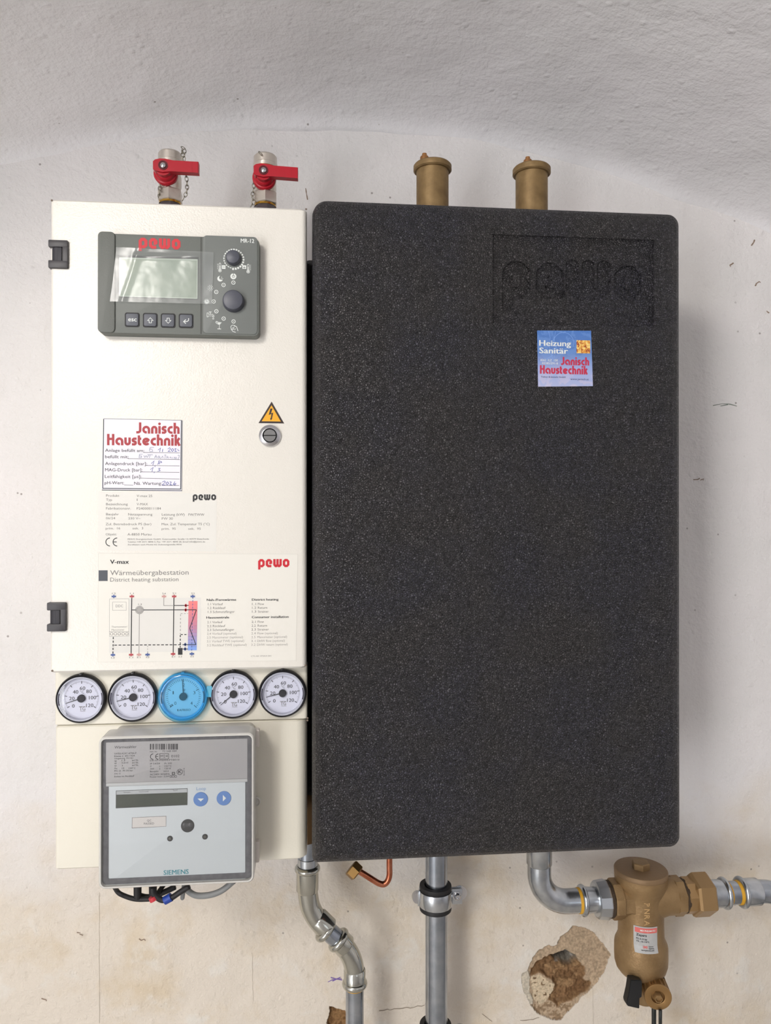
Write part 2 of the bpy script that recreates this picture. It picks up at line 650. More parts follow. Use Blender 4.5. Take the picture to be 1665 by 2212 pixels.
class Print:
    """collects printed marks lying on the plane y=Y; pixel measures are taken from the photograph"""

    def __init__(self, Y, mats):
        self.Y, self.mats = Y, mats
        self.v, self.f, self.m = [], [], []

    def _layer(self, l):
        return self.Y - 0.00006 * l

    def add(self, pts, faces, mi, layer=1):
        b = len(self.v)
        y = self._layer(layer)
        self.v += [(p[0], y, p[1]) for p in pts]
        self.f += [tuple(b + i for i in f) for f in faces]
        self.m += [mi] * len(faces)

    def w(self, px, py):
        p = on(px, py, self.Y)
        return (p.x, p.z)

    def poly(self, pp, mi, layer=1):
        """filled polygon given by photo pixels"""
        self.add([self.w(*p) for p in pp], [tuple(range(len(pp)))], mi, layer)

    def rect(self, x0, y0, x1, y1, mi, layer=1):
        a, b = self.w(x0, y0), self.w(x1, y1)
        self.add([(a[0], b[1]), (b[0], b[1]), (b[0], a[1]), (a[0], a[1])], [(0, 1, 2, 3)], mi, layer)

    def disc(self, x, y, r, mi, layer=1, r_in=0, a0=0, a1=360, n=28, squash=1.0):
        c = self.w(x, y)
        s = mpp(self.Y)
        full = abs(a1 - a0) >= 360
        k = n if full else n + 1
        ang = [math.radians(a0 + (a1 - a0) * i / n) for i in range(k)]
        out = [(c[0] + r * s * math.cos(a), c[1] + r * s * math.sin(a) * squash) for a in ang]
        if r_in <= 0:
            self.add(out if full else out + [c], [tuple(range(k if full else k + 1))], mi, layer)
        else:
            inn = [(c[0] + r_in * s * math.cos(a), c[1] + r_in * s * math.sin(a) * squash) for a in ang]
            fs = [(i, (i + 1) % k, k + (i + 1) % k, k + i) for i in range(k if full else k - 1)]
            self.add(out + inn, fs, mi, layer)

    def line(self, pp, w, mi, layer=1, closed=False):
        self.strokes([[self.w(*p) for p in pp]], w * mpp(self.Y), mi, layer, closed)

    def dashes(self, p, q, w, on_, off, mi, layer=1):
        L = math.hypot(q[0] - p[0], q[1] - p[1])
        t = 0
        while t < L:
            e = min(t + on_, L)
            self.line([(p[0] + (q[0] - p[0]) * t / L, p[1] + (q[1] - p[1]) * t / L),
                       (p[0] + (q[0] - p[0]) * e / L, p[1] + (q[1] - p[1]) * e / L)], w, mi, layer)
            t += on_ + off

    def strokes(self, lines, w, mi, layer=1, closed=False):
        for L in lines:
            self.k = (getattr(self, 'k', 0) + 1) % 5
            P = [Vector(L[0])]
            for p in L[1:]:
                if (Vector(p) - P[-1]).length > w * 0.06:
                    P.append(Vector(p))
            n = len(P)
            if n < 2:
                continue
            pts = []
            for i in range(n):
                if closed:
                    a, b = P[i - 1], P[(i + 1) % n]
                else:
                    a, b = P[max(i - 1, 0)], P[min(i + 1, n - 1)]
                d1 = (P[i] - a).normalized() if (P[i] - a).length > 1e-9 else (b - P[i]).normalized()
                d2 = (b - P[i]).normalized() if (b - P[i]).length > 1e-9 else d1
                t = (d1 + d2).normalized() if (d1 + d2).length > 1e-6 else d1
                nn = Vector((-t.y, t.x))
                k = 1 / max(0.5, abs(nn.dot(Vector((-d1.y, d1.x)))))
                pts += [tuple(P[i] + nn * (w / 2 * k)), tuple(P[i] - nn * (w / 2 * k))]
            fs = [(2 * i, 2 * i + 1, 2 * i + 3, 2 * i + 2) for i in range(n - 1)]
            if closed:
                fs.append((2 * n - 2, 2 * n - 1, 1, 0))
            self.add(pts, fs, mi, layer + 0.18 * self.k)

    def text(self, s, x, y, h, mi, w=None, bold=0.0, rot=0.0, layer=1, right=False, shear=0.0):
        """s with its baseline starting at photo pixel x,y; h = height of a capital, w = whole width, in pixels"""
        co, fs = glyphs(s, 0.0)
        if not fs:
            return
        if bold >= 0.01:
            b_ = bold * h * mpp(self.Y) * 1.4
            for q_, dx in enumerate((-b_, b_)):
                self.shift = dx
                self.text(s, x, y, h, mi, w, 0.0, rot, layer + 0.25 * (q_ + 1), right, shear)
            self.shift = 0.0
        if _cap[0] is None:
            _cap[0] = glyphs('H', 0.0)[0][:, 1].max()
        k = mpp(self.Y)
        x0, x1 = co[:, 0].min(), co[:, 0].max()
        sz = h * k / _cap[0]
        sx = (w * k / (x1 - x0)) if w else sz
        u = (co[:, 0] - x0) * sx
        if right:
            u = u - u.max()
        v = co[:, 1] * sz
        u = u + v * shear
        c, sn = math.cos(math.radians(rot)), math.sin(math.radians(rot))
        p = self.w(x, y)
        p = (p[0] + getattr(self, 'shift', 0.0), p[1])
        self.add([(p[0] + a * c - b * sn, p[1] + a * sn + b * c) for a, b in zip(u, v)], fs, mi, layer)

    def stroke_text(self, font, s, x, y, xh, w, stroke, mi, layer=1, gap=0.13):
        """lettering drawn from centre lines; xh = x-height and w = whole width in pixels"""
        k = mpp(self.Y)
        adv, lines, dots = 0.0, [], []
        for ch in s:
            if ch == ' ':
                adv += 0.5
                continue
            wd, ls = font[ch]
            lines += [[(adv + a, b) for a, b in L] for L in ls]
            if ch == 'i':
                dots.append(adv + 0.145)
            adv += wd + gap
        tot = adv - gap
        p = self.w(x, y)
        sx, sz = w * k / tot, xh * k
        for L in lines:
            self.strokes([[(p[0] + a * sx, p[1] + b * sz) for a, b in L]], stroke * (sx + sz) / 2, mi, layer)
        for a in dots:
            self.add([(p[0] + a * sx + 0.17 * sz * math.cos(t * PI / 8), p[1] + 1.27 * sz + 0.17 * sz * math.sin(t * PI / 8)) for t in range(16)], [tuple(range(16))], mi, layer)

    def build(self, name, parent, label=None):
        me = bpy.data.meshes.new(name)
        me.from_pydata(self.v, [], self.f)
        me.polygons.foreach_set('material_index', self.m)
        me.update()
        return obj(name, me, self.mats, parent, label=label)


# heavy rounded sign lettering (x-height 1, stroke 0.29)
def _bau():
    h = 0.145
    A = lambda cx, cy, r, a, b: arc_pts((cx, cy), r, a, b, 10)
    f = {}

    def n_(w, top=0.0):
        r = w / 2 - h
        return [(h, 0)] + [(h, 1 - h - r + 0.001)] + A(w / 2, 1 - h - r, r, 180, 0) + [(w - h, 0)]
    f['n'] = (0.80, [n_(0.80)])
    f['h'] = (0.76, [[(h, 0), (h, 1.43)], n_(0.76)])
    r = 0.80 / 2 - h
    f['u'] = (0.80, [[(h, 1.0), (h, h + r)] + A(0.40, h + r, r, 180, 360) + [(0.80 - h, 1.0)]])
    R = 0.5 - h
    f['a'] = (1.0, [A(0.5, 0.5, R, -78, -360) + [(1 - h, 0)]])
    f['e'] = (0.92, [A(0.5, 0.5, R, -35, -345), [(0.34, 0.42), (0.80, 0.66)]])
    f['c'] = (0.66, [[(0.66, 1 - h), (0.5, 1 - h)] + A(0.5, 0.5, R, 90, 270) + [(0.66, h)]])
    f['i'] = (0.29, [[(h, 0), (h, 0.98)]])
    q = 0.19
    f['s'] = (0.62, [[(0.60, 1 - h), (0.35, 1 - h)] + A(0.33, 1 - h - q, q, 90, 215) + A(0.30, h + q - 0.01, q, 40, -90) + [(0.02, h)]])
    f['t'] = (0.44, [[(h, 1.28), (h, 0.32)] + A(h + 0.17, 0.32, 0.17, 180, 270) + [(0.44, h)], [(0, 0.86), (0.44, 0.86)]])
    f['H'] = (0.90, [[(h, 0), (h, 1.43)], [(0.90 - h, 0), (0.90 - h, 1.43)], [(0.1, 0.80), (0.8, 0.80)]])
    f['k'] = (0.78, [[(h, 0), (h, 1.43)], [(0.20, 0.38), (0.62, 1.0)], [(0.36, 0.56), (0.63, 0.0)]])
    f['J'] = (0.64, [[(0.64 - h, 1.43), (0.64 - h, 0.42)] + A(0.64 - h - 0.27, 0.42, 0.27, 0, -75) + [(0.0, h)]])
    return f


BAU = _bau()
# blocky chamfered logo lettering
LOGO = {
    'p': (0.80, [[(0.14, -0.27), (0.14, 0.70), (0.30, 0.86), (0.50, 0.86), (0.66, 0.70), (0.66, 0.30), (0.50, 0.14), (0.30, 0.14)]]),
    'c': (0.78, [[(0.64, 0.42), (0.64, 0.70), (0.48, 0.86), (0.30, 0.86), (0.14, 0.70), (0.14, 0.30), (0.30, 0.14), (0.68, 0.14)], [(0.42, 0.50), (0.64, 0.50)]]),
    'w': (1.04, [[(0.14, 1.0), (0.14, 0.30), (0.28, 0.14), (0.38, 0.14), (0.52, 0.30), (0.52, 1.0)],
                 [(0.52, 0.30), (0.66, 0.14), (0.76, 0.14), (0.90, 0.30), (0.90, 1.0)]]),
    'o': (0.80, [[(0.40, 0.14), (0.30, 0.14), (0.14, 0.30), (0.14, 0.70), (0.30, 0.86), (0.50, 0.86), (0.66, 0.70), (0.66, 0.30), (0.50, 0.14), (0.38, 0.14)]]),
}

# ------------------------------------------------------------------ the setting
rng = np.random.default_rng(7)


def vnoise(x, z, cell, seed):
    """smooth value noise, -1..1"""
    r = np.random.default_rng(seed)
    T = r.uniform(-1, 1, (256, 256))
    gx, gz = x / cell + 1000.0, z / cell + 1000.0
    ix, iz = np.floor(gx).astype(int), np.floor(gz).astype(int)
    fx, fz = gx - ix, gz - iz
    fx, fz = fx * fx * (3 - 2 * fx), fz * fz * (3 - 2 * fz)
    g = lambda a, b: T[a % 256, b % 256]
    return (g(ix, iz) * (1 - fx) + g(ix + 1, iz) * fx) * (1 - fz) + (g(ix, iz + 1) * (1 - fx) + g(ix + 1, iz + 1) * fx) * fz


def sdist(X, Z, poly):
    """signed distance to a polygon, positive inside"""
    P = np.array(poly)
    inside = np.zeros(X.shape, bool)
    d = np.full(X.shape, 1e9)
    for i in range(len(P)):
        a, b = P[i - 1], P[i]
        ab = b - a
        t = np.clip(((X - a[0]) * ab[0] + (Z - a[1]) * ab[1]) / (ab @ ab), 0, 1)
        d = np.minimum(d, np.hypot(X - a[0] - t * ab[0], Z - a[1] - t * ab[1]))
        c = ((a[1] > Z) != (b[1] > Z)) & (X < (b[0] - a[0]) * (Z - a[1]) / (b[1] - a[1] + 1e-12) + a[0])
        inside ^= c
    return np.where(inside, d, -d)


def pxpoly(pp, s, ox, oy):
    return [(lambda p: (p.x, p.z))(on(ox + x / s, oy + y / s, 0)) for x, y in pp]


CR = (7.568, 1120, 1980)
OUTER = pxpoly([(880, 150), (1000, 165), (1110, 200), (1230, 270), (1380, 430), (1460, 560), (1490, 620), (1440, 760), (1370, 900), (1270, 1060),
                (1190, 1190), (1030, 1330), (900, 1470), (800, 1570), (690, 1665), (600, 1680), (450, 1650), (330, 1600), (220, 1480), (160, 1370),
                (70, 1230), (62, 1100), (72, 930), (150, 905), (200, 760), (250, 650), (330, 550), (500, 470), (560, 500), (640, 450), (690, 330), (800, 240)], *CR)
STRIP = pxpoly([(62, 1230), (50, 920), (160, 905), (180, 1000), (190, 1150), (200, 1260), (240, 1400), (220, 1490), (150, 1400)], *CR)
BROWN = pxpoly([(300, 740), (520, 660), (640, 620), (790, 545), (850, 600), (960, 620), (1000, 720), (1110, 820), (1105, 1000), (1200, 1110),
                (1180, 1200), (1020, 1320), (860, 1420), (760, 1440), (640, 1480), (470, 1390), (560, 1250), (600, 1150), (500, 1050), (340, 960), (200, 985), (215, 870)], *CR)
DEEP = pxpoly([(560, 690), (600, 640), (790, 545), (850, 600), (960, 620), (1010, 720), (980, 800), (860, 850), (640, 810)], *CR)
PALE = pxpoly([(195, 1060), (340, 975), (500, 1060), (600, 1130), (530, 1280), (450, 1400), (350, 1440), (250, 1340)], *CR)
SMALL = pxpoly([(400, 1425), (450, 1440), (530, 1460), (560, 1640), (400, 1640), (385, 1560), (400, 1500)], 3.62, 600, 1780)


def steps(a, b, s):
    n = max(1, int(round((b - a) / s)))
    return list(np.linspace(a, b, n, endpoint=False))


WX0, WX1 = -1.35, 1.40
ox = [p[0] for p in OUTER]
oz = [p[1] for p in OUTER]
sx = [p[0] for p in SMALL]
xs = (steps(WX0, -0.52, 0.06) + steps(-0.52, min(sx) - .004, 0.006) + steps(min(sx) - .004, max(sx) + .004, 0.0009)
      + steps(max(sx) + .004, min(ox) - .004, 0.006) + steps(min(ox) - .004, max(ox) + .004, 0.0009)
      + steps(max(ox) + .004, 0.72, 0.006) + steps(0.72, WX1, 0.06) + [WX1])
zs = (steps(0.0, 0.75, 0.06) + steps(0.75, min(oz) - .006, 0.0009) + steps(min(oz) - .006, max(oz) + .004, 0.0009)
      + steps(max(oz) + .004, 2.06, 0.006) + steps(2.06, 2.16, 0.05) + [2.16])
zs = [z for z in zs if not (0.75 < z < 0.83 and False)]
X, Z = np.meshgrid(np.array(xs), np.array(zs))
Yw = vnoise(X, Z, 0.22, 1) * 0.0035 + vnoise(X, Z, 0.07, 2) * 0.0012 + vnoise(X, Z, 0.025, 3) * 0.0006
wob = vnoise(X, Z, 0.012, 4) * 0.0016 + vnoise(X, Z, 0.004, 5) * 0.0009
col = np.ones(X.shape + (3,)) * np.array(lin((214, 206, 194))[:3])
near = (X > min(ox) - .01) & (X < max(ox) + .01) & (Z < max(oz) + .01)
dO = np.where(near, sdist(X, Z, OUTER), -1) + wob
dS = sdist(X, Z, SMALL) + wob
dB = sdist(X, Z, BROWN) + wob * 1.6
dD = sdist(X, Z, DEEP) + wob
dP = sdist(X, Z, PALE) + wob * 1.5
dT = sdist(X, Z, STRIP) + wob
ss = lambda d, a, b: np.clip((d - a) / (b - a), 0, 1) ** 2 * (3 - 2 * np.clip((d - a) / (b - a), 0, 1))
rough = vnoise(X, Z, 0.006, 11) * 0.5 + vnoise(X, Z, 0.0025, 12) * 0.5
depth = ss(dO, 0, 0.0012) * (0.0028 + 0.0007 * rough)
depth = np.where((dT > 0) & (dO > 0), depth * 0.35, depth)
depth += ss(dB, 0, 0.006) * (0.007 + 0.003 * rough + 0.003 * vnoise(X, Z, 0.018, 13))
depth += ss(dD, 0, 0.010) * 0.016 + ss(dD, 0, 0.003) * 0.006
depth = np.where((dP > 0) & (dO > 0), 0.0035 + 0.0012 * rough, depth)
depth += ss(dS, 0, 0.0015) * (0.006 + 0.002 * rough)
depth = np.where((dO > 0) | (dS > 0), depth, 0)


def paint(mask, c, amt=1.0):
    global col
    a = np.clip(mask, 0, 1)[..., None] * amt
    col = col * (1 - a) + np.array(lin(c)[:3]) * a


paint(dO > 0, (182, 160, 134))
paint((dO > 0) & (rough > 0.25), (164, 146, 122), 0.6)
paint((dT > 0) & (dO > 0), (200, 190, 172))
paint(ss(dB, 0, 0.002), (136, 106, 76))
paint(ss(dB, 0, 0.002) * (vnoise(X, Z, 0.009, 21) > 0.2), (158, 128, 94), 0.7)
paint(ss(dB, 0.001, 0.003) * (vnoise(X, Z, 0.013, 22) > 0.35), (112, 84, 58), 0.7)
paint(ss(dD, 0, 0.004), (134, 128, 118))
paint((dD > 0) & (rough > 0.45), (170, 165, 158), 0.7)
paint((dP > 0) & (dO > 0), (206, 188, 160))
paint((dP > 0) & (vnoise(X, Z, 0.003, 23) > 0.62), (110, 84, 60), 0.9)
lowz = min(oz) + 0.022
paint((dO > 0) & (Z < lowz) & (rough > 0.0) & (dP < 0), (140, 116, 90), 0.8)
paint(dS > 0, (140, 108, 74))
paint((dS > 0) & (rough > 0.2), (112, 82, 54), 0.8)
nr, nc = X.shape
verts = np.stack([X, Yw + depth, Z], -1).reshape(-1, 3)
idx = np.arange(nr * nc).reshape(nr, nc)
quads = np.stack([idx[:-1, :-1], idx[:-1, 1:], idx[1:, 1:], idx[1:, :-1]], -1).reshape(-1, 4)
bare = ((dO > 0) | (dS > 0))
qb = (bare[:-1, :-1] | bare[:-1, 1:] | bare[1:, 1:] | bare[1:, :-1]).reshape(-1)


def grid_mesh(name, V, Q, colors=None):
    used = np.unique(Q)
    rm = np.full(len(V), -1)
    rm[used] = np.arange(len(used))
    V2, Q2 = V[used], rm[Q]
    me = bpy.data.meshes.new(name)
    me.vertices.add(len(V2))
    me.vertices.foreach_set('co', V2.astype(np.float32).ravel())
    me.loops.add(Q2.size)
    me.loops.foreach_set('vertex_index', Q2.astype(np.int32).ravel())
    me.polygons.add(len(Q2))
    me.polygons.foreach_set('loop_start', np.arange(0, Q2.size, 4, dtype=np.int32))
    me.polygons.foreach_set('use_smooth', np.ones(len(Q2), bool))
    if colors is not None:
        a = me.color_attributes.new('mineral', 'FLOAT_COLOR', 'POINT')
        c = np.concatenate([colors[used], np.ones((len(used), 1))], 1)
        a.data.foreach_set('color', c.astype(np.float32).ravel())
    me.update()
    me.validate()
    return me


wall = obj('wall_back', grid_mesh('wall_back', verts, quads[~qb]), WALL)
tag(wall, 'rough white plaster end wall, tan with damp near the bottom', kind='structure')
cx_mid = 0.5 * (max(sx) + min(ox))
qx = verts[quads[:, 0], 0]
obj('plaster_hole', grid_mesh('plaster_hole', verts, quads[qb & (qx > cx_mid)], col.reshape(-1, 3)), MASONRY, wall,
    label='broken-out patch showing tan render and a grey-brown hole')
obj('plaster_hole', grid_mesh('plaster_hole', verts, quads[qb & (qx <= cx_mid)], col.reshape(-1, 3)), MASONRY, wall,
    label='small brown chipped spot beside the left pipe')

# vaulted ceiling: a shallow arch that meets the end wall in a rounded cove, then widens into the room
VCX, VCZ, VR = 0.048, 0.532, 1.487
ds = np.array([-0.03, -0.008, 0.0] + list(np.linspace(0.003, 0.06, 14)) + list(np.linspace(0.068, 0.8, 90)) + list(np.linspace(0.85, 3.05, 30)))
th = np.linspace(math.radians(4), math.radians(176), 300)
D_, T_ = np.meshgrid(ds, th, indexing='ij')
grow = 0.013 * (1 - np.exp(-np.clip(D_, 0, 9) / 0.012)) + 0.016 * (1 - np.exp(-np.clip(D_, 0, 9) / 0.10)) + 0.55 * ss(D_, 0.75, 1.7)
Rr = VR + grow - 0.002 * (D_ < 0)
Rr = Rr + (vnoise(D_, T_ * VR, 0.25, 31) * 0.006 + vnoise(D_, T_ * VR, 0.08, 32) * 0.0022 + vnoise(D_, T_ * VR, 0.03, 33) * 0.0009)
vx = VCX - Rr * np.cos(T_)
vz = VCZ + Rr * np.sin(T_)
V = np.stack([vx, -D_, vz], -1).reshape(-1, 3)
a, b = D_.shape
idx = np.arange(a * b).reshape(a, b)
Q = np.stack([idx[:-1, :-1], idx[1:, :-1], idx[1:, 1:], idx[:-1, 1:]], -1).reshape(-1, 4)
ceil = obj('ceiling', grid_mesh('ceiling', V, Q), VAULT)
tag(ceil, 'low whitewashed plaster vault meeting the wall in a shallow arch', kind='structure')
FLOORM = mat('concrete_floor', (205, 200, 192), 0.8, bump=[('noise', 30, 0.003)], var=(6, (190, 184, 175), 0.8))
for nm, dims, m in (('floor', (-2.5, 2.4, -3.1, 0.05, -0.1, 0.0), FLOORM), ('wall_left', (-2.5, -2.4, -3.1, 0.05, 0, 1.4), VAULT),
                    ('wall_right', (2.2, 2.3, -3.1, 0.05, 0, 1.4), VAULT)):
    bm = B()
    box(bm, *dims)
    tag(obj(nm, bm, m), kind='structure')
bm = B()      # wall behind the camera, two openings made up for the added fill lights
for d in ((-2.5, -2.2, -3.1, -3.0, 0, 2.9), (-2.2, -1.4, -3.1, -3.0, 2.0, 2.9), (-1.4, 0.6, -3.1, -3.0, 0, 2.9), (1.4, 2.4, -3.1, -3.0, 0, 2.9), (0.6, 1.4, -3.1, -3.0, 0, 1.2), (0.6, 1.4, -3.1, -3.0, 1.9, 2.9)):
    box(bm, *d)
tag(obj('wall_front', bm, VAULT), kind='structure')

# marks on the wall: thin cracks and scuffs
CRACK = mat('crack_dark', (146, 132, 115), 0.95)
PURPLE = mat('purple_crayon', (120, 96, 168), 0.8)
SCUFF = mat('scuff_brown', (142, 122, 106), 0.95)
SCUFFG = mat('scuff_green', (110, 122, 108), 0.95)


def wall_mark(name, lines, w, m, label=None):
    bm = B()
    for L in lines:
        P = [on(x, y, 0) for x, y in L]
        pts = []
        for i, p in enumerate(P):
            t = (P[min(i + 1, len(P) - 1)] - P[max(i - 1, 0)]).normalized()
            n = Vector((-t.z, 0, t.x)) * w * 0.5 * mpp(0) * random.uniform(0.6, 1.3)
            yy = float(vnoise(np.array(p.x), np.array(p.z), 0.22, 1) * 0.0035 + vnoise(np.array(p.x), np.array(p.z), 0.07, 2) * 0.0012
                       + vnoise(np.array(p.x), np.array(p.z), 0.025, 3) * 0.0006) - 0.0005
            pts.append((bm.verts.new((p.x + n.x, yy, p.z + n.z)), bm.verts.new((p.x - n.x, yy, p.z - n.z))))
        for q, r in zip(pts, pts[1:]):
            bm.faces.new((q[0], q[1], r[1], r[0]))
    return obj(name, bm, m, wall, label=label)


random.seed(3)


def jitter(a, b, n, j):
    return [(a[0] + (b[0] - a[0]) * k / n + random.uniform(-j, j), a[1] + (b[1] - a[1]) * k / n + random.uniform(-j, j)) for k in range(n + 1)]


wall_mark('crack', [jitter((820, 2185), (918, 2173), 12, 2), jitter((1122, 2204), (1165, 2198), 6, 1.5), jitter((1040, 2190), (1062, 2205), 5, 1)], 1.2, CRACK)
wall_mark('crack', [jitter((1279, 2135), (1281, 2212), 8, 0.6), jitter((213, 1930), (214, 2212), 20, 0.6), jitter((544, 2060), (546, 2170), 10, 1.2)], 0.8, mat('hairline_tan', (196, 186, 170), 0.9))
wall_mark('crayon_mark', [[(708, 2122), (718, 2117), (738, 2115)], [(714, 2112), (728, 2116), (739, 2118)], [(718, 2120), (735, 2112)]], 1.6, PURPLE)
wall_mark('scuff_mark', [[(1540, 876), (1560, 872), (1577, 873), (1592, 877)], [(1556, 877), (1572, 874)]], 1.6, SCUFFG)
wall_mark('scuff_mark', [[(1499, 1036), (1508, 1036), (1513, 1033)], [(1514, 1037), (1522, 1034), (1520, 1038)]], 2.0, SCUFF)
wall_mark('scuff_mark', [jitter((1628, 618), (1640, 608), 4, 3), jitter((1575, 575), (1583, 570), 3, 3), jitter((1655, 672), (1662, 678), 3, 2), jitter((1622, 530), (1628, 520), 3, 2)], 3.0, SCUFF)
wall_mark('scuff_mark', [jitter((660, 405), (664, 430), 4, 1), jitter((302, 2030), (314, 2032), 4, 3), jitter((90, 2158), (100, 2165), 4, 3), jitter((168, 2018), (176, 2024), 3, 3)], 2.0, SCUFF)

# ------------------------------------------------------------------ cream cabinet on the left
YD, YP = -0.235, -0.218
BX0, BX1 = -0.0035, 0.3885
DZ0, DZ1 = 1.3425, 1.8145
DX0, DX1 = -0.2628, -0.0090


def rpanel(bm, x0, x1, z0, z1, yb, yf, rl, rr, bev=0.0012, mi=0):
    """sheet-metal front: the two upright edges folded with radii rl and rr, thin bevel at top and bottom"""
    prof = [(x0, yb)]
    for k in range(9):
        a = PI / 2 * k / 8
        prof.append((x0 + rl * (1 - math.cos(a)), yf + rl * (1 - math.sin(a))))
    for k in range(9):
        a = PI / 2 * (1 - k / 8)
        prof.append((x1 - rr * (1 - math.cos(a)), yf + rr * (1 - math.sin(a))))
    prof.append((x1, yb))
    cxm = (x0 + x1) / 2
    rings = []
    for z, ins in ((z0, bev), (z0 + bev, 0), (z1 - bev, 0), (z1, bev)):
        rings.append([(x + (ins if x < cxm else -ins), y + ins, z) for x, y in prof])
    loft(bm, rings, mi=mi)


cab = thing('control_cabinet', 'tall cream powder-coated steel cabinet on the wall, left of the black foam housing', 'cabinet', (-0.136, -0.02, 1.139))
bm = B()
box(bm, -0.2600, -0.0118, YP + 0.006, -0.02, 1.1405, 1.806, 0.002)
obj('cabinet_body', bm, CREAM2, cab)
bm = B()
rpanel(bm, DX0, DX1, DZ0, DZ1, YD + 0.018, YD, 0.003, 0.0055, 0.0018)
obj('door', bm, CREAM, cab, smooth=40)
GZ = on(390, 1561, YP).z
bm = B()
rpanel(bm, -0.2636, -0.0083, GZ + 0.0005, 1.3418, YP + 0.02, YP, 0.002, 0.0035, 0.0008)
obj('gauge_panel', bm, CREAM2, cab, smooth=40, label='cream strip carrying the five round gauges')
bm = B()
rpanel(bm, -0.2634, -0.0088, 1.1390, GZ - 0.0006, YP + 0.03, YP + 0.0005, 0.003, 0.011, 0.0012)
obj('lower_cover', bm, CREAM2, cab, smooth=40, label='plain cream lower cover behind the heat meter')
# hinges wrap round the left edge of the door
for (hx0, hy0, hx1, hy1, rx0, ry0, rx1, ry1) in ((103.5, 517, 145.8, 579, 109, 532.5, 134.5, 562), (100.5, 1302, 141.8, 1364, 105.5, 1319, 130.5, 1348)):
    Yh = YD - 0.0035
    a, b = on(hx0, hy0, Yh), on(hx1, hy1, Yh)
    c, d = on(rx0, ry0, Yh), on(rx1, ry1, Yh)
    bm = B()
    box(bm, a.x, b.x, Yh, YD + 0.012, c.z, a.z, 0.0012)
    box(bm, a.x, b.x, Yh, YD + 0.012, b.z, d.z, 0.0012)
    box(bm, d.x, b.x, Yh + 0.0001, YD, d.z - 0.001, c.z + 0.001, 0.0004)
    h = obj('hinge', bm, BLACKP, cab, smooth=30, label='black plastic hinge')
    bm = B()
    lathe(bm, (c.x + 0.0052, YD + 0.0042, d.z), (0, 0, 1), [(0, 0.0062), (c.z - d.z, 0.0062)], 32)
    box(bm, c.x + 0.0052, d.x - 0.0012, YD - 0.0019, YD + 0.004, d.z, c.z, 0.0003)
    obj('hinge_barrel', bm, mat('hinge_barrel_black', (46, 45, 51), 0.6), h, smooth=30)
# quarter-turn lock
p = on(583, 941.5, YD)
bm = B()
lathe(bm, (p.x, YD, p.z), (0, -1, 0), [(0, 0.0108), (0.0012, 0.0113), (0.0028, 0.0108), (0.0040, 0.0088), (0.0044, 0.0074), (0.0036, 0.0068), (0.0026, 0.0066)], 48)
lk = obj('lock', bm, CHROME, cab, smooth=30, label='round chrome quarter-turn lock')
bm = B()
for s in (1, -1):
    n = 20
    pts = [(0.0060 * math.cos(PI * k / n), s * (0.0005 + 0.0056 * math.sin(PI * k / n))) for k in range(n + 1)]
    rings = [[(p.x + u, yy, p.z + v) for u, v in pts] for yy in (YD - 0.0026, YD - 0.0040)]
    loft(bm, rings)
bmesh.ops.recalc_face_normals(bm, faces=bm.faces)
obj('lock_core', bm, mat('lock_core_metal', (128, 128, 128), 0.32, 1.0), lk)
bm = B()
lathe(bm, (p.x, YD, p.z), (0, -1, 0), [(0.0020, 0.0067), (0.0027, 0.0067)], 32)
obj('lock_slot', bm, DARKP, lk)
# corner notches of the folded sheet
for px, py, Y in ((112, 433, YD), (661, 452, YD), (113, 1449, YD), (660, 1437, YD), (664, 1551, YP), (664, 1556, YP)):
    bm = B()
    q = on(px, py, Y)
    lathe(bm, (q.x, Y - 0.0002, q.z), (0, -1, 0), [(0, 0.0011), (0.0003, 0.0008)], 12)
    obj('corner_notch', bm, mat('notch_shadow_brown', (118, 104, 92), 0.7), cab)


# ------------------------------------------------------------------ heating controller on the door
YC = YD - 0.0135
ctl = thing('heating_controller', 'grey heating controller with display, four keys and two knobs, on the cream door', 'controller', tuple(on(386, 728, YD)))


def R4(x0, y0, x1, y1, Y):
    a, b = on(x0, y0, Y), on(x1, y1, Y)
    return a.x, b.x, b.z, a.z


bm = B()
x0, x1, z0, z1 = R4(213.5, 503, 560, 727, YC)
slab(bm, x0, x1, z0, z1, YD, YC, 0.0055, 0.0012)
obj('housing', bm, GREYP, ctl, smooth=30)
bm = B()
x0b, x1b, _, _ = R4(212.5, 500, 249, 727, YC)
slab(bm, x0b - 0.0003, x1b, z0 + 0.0002, z1 + 0.0012, YD, YC - 0.0016, 0.0045, 0.001)
obj('side_strip', bm, GREYP2, ctl, smooth=30)
bm = B()
xa, xb, za, zb = R4(438.5, 508.5, 556, 723, YC)
slab(bm, xa, xb, za, zb, YC + 0.001, YC - 0.0008, 0.004, 0.0005)
obj('knob_panel', bm, mat('controller_panel_grey', (108, 112, 109), 0.5), ctl, smooth=30)
bm = B()
xq, xr, zq, zr = R4(433, 505, 435.5, 727, YC)
box(bm, xq, xr, YC - 0.0001, YC + 0.001, z0 + 0.0012, z1 - 0.001)
obj('panel_groove', bm, mat('groove_grey', (66, 68, 64), 0.6), ctl)
# display: frame, glass
YF = YC - 0.0001
P_ = Print(YF, [mat('bezel_dark', (58, 60, 58), 0.5), LCD, mat('lcd_edge_pale', (172, 184, 170), 0.4)])
P_.poly([(254, 551), (429, 555.5), (428, 647.5), (254, 642)], 0, 1)
P_.poly([(257.5, 556), (427, 560), (426.5, 645.5), (257.5, 640.5)], 2, 2)
P_.poly([(261, 559), (425, 563), (424.5, 643.5), (261, 638.5)], 1, 3)
P_.build('display', ctl, 'blank grey-green display')
